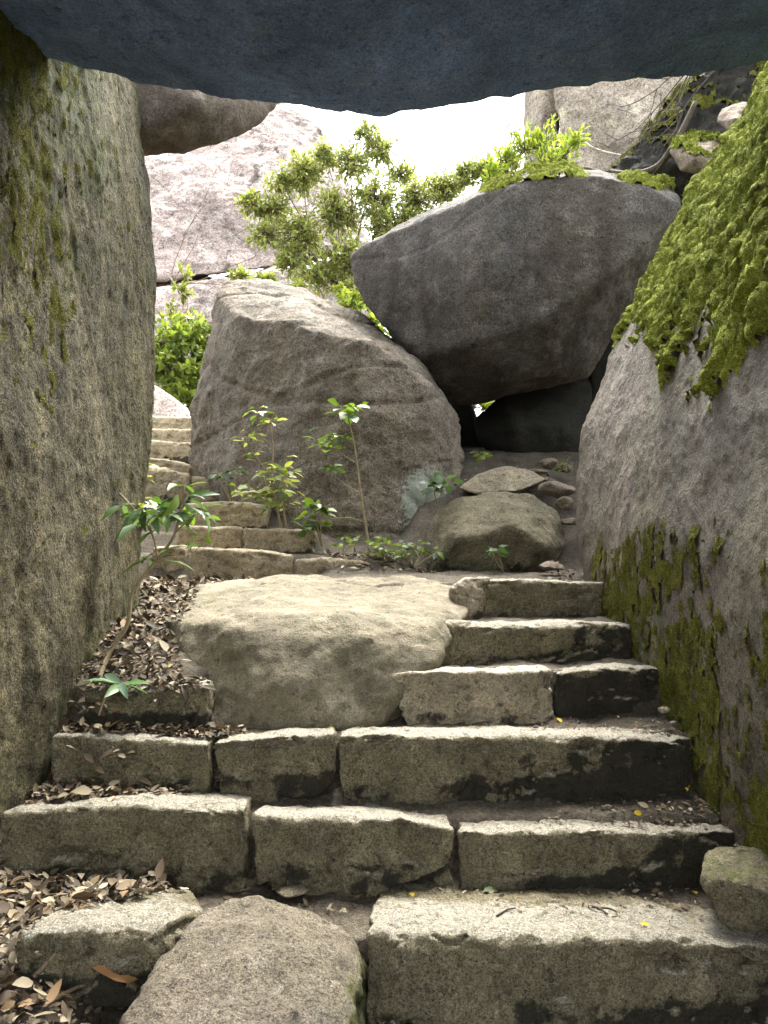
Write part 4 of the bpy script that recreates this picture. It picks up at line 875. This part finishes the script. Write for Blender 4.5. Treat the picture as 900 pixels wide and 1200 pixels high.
# crumbled leaf bits between the whole ones
for poly, k in (([(-1.3, 1.3), (-0.45, 1.3), (-0.45, 1.95), (-0.85, 1.98), (-0.6, 2.26), (-0.5, 2.42), (-1.3, 2.42)], 2600), ([(-1.3, 2.44), (-0.9, 2.46), (-0.6, 2.6), (-0.7, 2.66), (-1.3, 2.66)], 700),
                ([(-1.25, 2.67), (-0.45, 2.70), (-0.45, 2.82), (-0.6, 2.86), (-1.25, 2.86)], 700), ([(-1.2, 2.88), (-0.72, 2.88), (-0.82, 3.3), (-0.9, 4.4), (-1.25, 4.5)], 1500),
                ([(0.45, 2.47), (1.1, 2.45), (1.1, 2.66), (0.6, 2.66)], 260), ([(0.35, 2.16), (1.1, 2.1), (1.1, 2.42), (0.1, 2.42)], 220), ([(0.5, 2.76), (1.05, 2.74), (1.05, 2.95), (0.7, 2.95)], 160), ([(-0.3, 4.5), (0.4, 4.5), (0.4, 4.9), (-0.4, 4.9)], 200), ([(0.35, 5.2), (1.3, 5.2), (1.4, 6.3), (0.4, 6.3)], 300)):
    scatter(poly, k, 0.008, 0.5, 0.38)
n = len(pos)
ln = np.array([rnd.choice((0.012, 0.02, 0.03, 0.035, 0.042, 0.05, 0.06)) * rnd.uniform(0.7, 1.1) * szs[k] for k in range(n)])
arr = leaves(np.array(pos), np.array(dr), np.array(up), ln, ln * np.array([rnd.uniform(0.2, 0.45) for _ in range(n)]), np.array([rnd.uniform(-0.7, 0.9) for _ in range(n)]), tints(rs, n, DEAD, 0.3) * np.array((0.74, 0.72, 0.66)))
lit = leaf_obj('leaf_litter', None, P(60, 1100, 1.9), arr, 'dead_leaf')
tag(lit, 'dry brown dead leaves heaped along the tall wall rock and strewn on the steps', 'leaf litter', None, 'stuff')

def on_ground(px, py, d0):
    """the spot on the steps that the photo shows at this pixel"""
    o = Vector((0, 0, EYE)); dirv = (Vector(P(px, py, 1.0)) - o).normalized(); best = None
    for t in trees:
        h = t.ray_cast(o, dirv, 9)
        if h[0] is not None and (best is None or h[3] < best[2]): best = (h[0], h[1], h[3])
    return best
def one_leaf(label, px, py, L, Wd, col, seed, name='fallen_leaf', group=None, curl=0.5, lift=0.006):
    h = on_ground(px, py, 0)
    if h is None: return
    r = random.Random(seed); a = r.uniform(0, 6.283); nn = h[1]
    p = np.array(h[0]) + np.array(nn) * lift
    d = Vector((math.cos(a), math.sin(a), 0)); d = (d - nn * d.dot(nn)).normalized()
    arr = leaves(np.array([p]), np.array([d]), np.array([nn]) + 0.1, np.array([L]), np.array([Wd]), np.array([curl]), np.array([col]))
    o = leaf_obj(name, None, tuple(p), arr, 'dead_leaf'); tag(o, label, 'leaf', group)
YG = 'yellow leaves dropped on the steps'; YEL = (0.50, 0.36, 0.03)
one_leaf('yellow leaf at the foot of the second row, against the leaf heap', 132, 1038, 0.035, 0.02, YEL, 1, group=YG)
one_leaf('yellow leaf on the second row tread near the black ended step stone', 742, 952, 0.03, 0.014, YEL, 2, group=YG)
one_leaf('yellow leaf among brown ones by the moss on the second row tread', 805, 928, 0.04, 0.014, YEL, 3, group=YG)
one_leaf('yellow leaf beside the small mossy rock of the lowest steps', 816, 1050, 0.03, 0.013, YEL, 4, group=YG)
one_leaf('curled yellow leaf in the soil behind the long bottom step stone', 486, 1048, 0.04, 0.016, YEL, 5, group=YG)
one_leaf('yellow leaf on the third row tread, below the dark narrow step stone', 653, 843, 0.035, 0.015, YEL, 6, group=YG)
one_leaf('orange yellow leaf on the third row tread, below the pale slanted step stone', 612, 845, 0.035, 0.015, (0.45, 0.28, 0.04), 7, group=YG)
one_leaf('yellow leaf in the brown heap above the low stone ledge', 195, 785, 0.05, 0.022, YEL, 8, group=YG)
one_leaf('thin yellow leaf lying on the long bottom step stone', 760, 1085, 0.024, 0.009, YEL, 9, group=YG)
one_leaf('yellow leaf at the joint of the third row beside the tan boulder', 391, 852, 0.02, 0.014, YEL, 10, group=YG)
one_leaf('large curled orange brown leaf against the low dome boulder', 160, 1148, 0.10, 0.034, (0.24, 0.125, 0.05), 11, curl=1.0)
one_leaf('large pale tan leaf in the heap before the low step stone', 10, 1095, 0.08, 0.035, (0.42, 0.31, 0.18), 12)
one_leaf('flat pale leaf alone near the foot of the low dome boulder', 133, 1183, 0.06, 0.035, (0.45, 0.37, 0.27), 13)
one_leaf('dull green leaf in the gap below the second row', 566, 1047, 0.09, 0.026, (0.10, 0.12, 0.06), 14)
one_leaf('brown leaf standing upright in the corner by the small mossy rock', 880, 975, 0.08, 0.03, (0.22, 0.13, 0.07), 15, curl=1.0, lift=0.02)
one_leaf('reddish leaf at the foot of the low stone ledge', 218, 842, 0.05, 0.03, (0.32, 0.16, 0.09), 16)

def stick(label, px0, py0, px1, py1, r, mat='root', name='twig'):
    a = on_ground(px0, py0, 0); b = on_ground(px1, py1, 0)
    if a is None or b is None: return
    p = np.array(a[0]) + (0, 0, r); q = np.array(b[0]) + (0, 0, r * 1.5); m_ = (p + q) / 2 + np.array((0.003, 0.004, 0.004))
    V, F = tube([p, m_, q], r, r * 0.6, 6); o = mesh_obj(name, V, F, M[mat], None, True, tuple(p)); tag(o, label, 'twig')
stick('short dark twig on the tread of the long bottom step stone', 582, 1075, 604, 1066, 0.003)
stick('crooked dark twig at the back of the long bottom step stone', 690, 1064, 712, 1074, 0.004)
stick('thin twig beside the crooked one on the bottom tread', 700, 1066, 724, 1071, 0.003)
stick('pale broken stick in the leaf heap beside the low step stone', 40, 1148, 66, 1122, 0.007, 'bark', 'broken_stick')
stick('grey stick half buried in leaves at the very bottom corner', 55, 1180, 100, 1158, 0.006, 'bark', 'broken_stick')
stick('thin twig on the third row tread', 553, 850, 577, 848, 0.003)
stick('thin twig among dry leaves on the second row tread by the moss', 812, 960, 835, 965, 0.003)
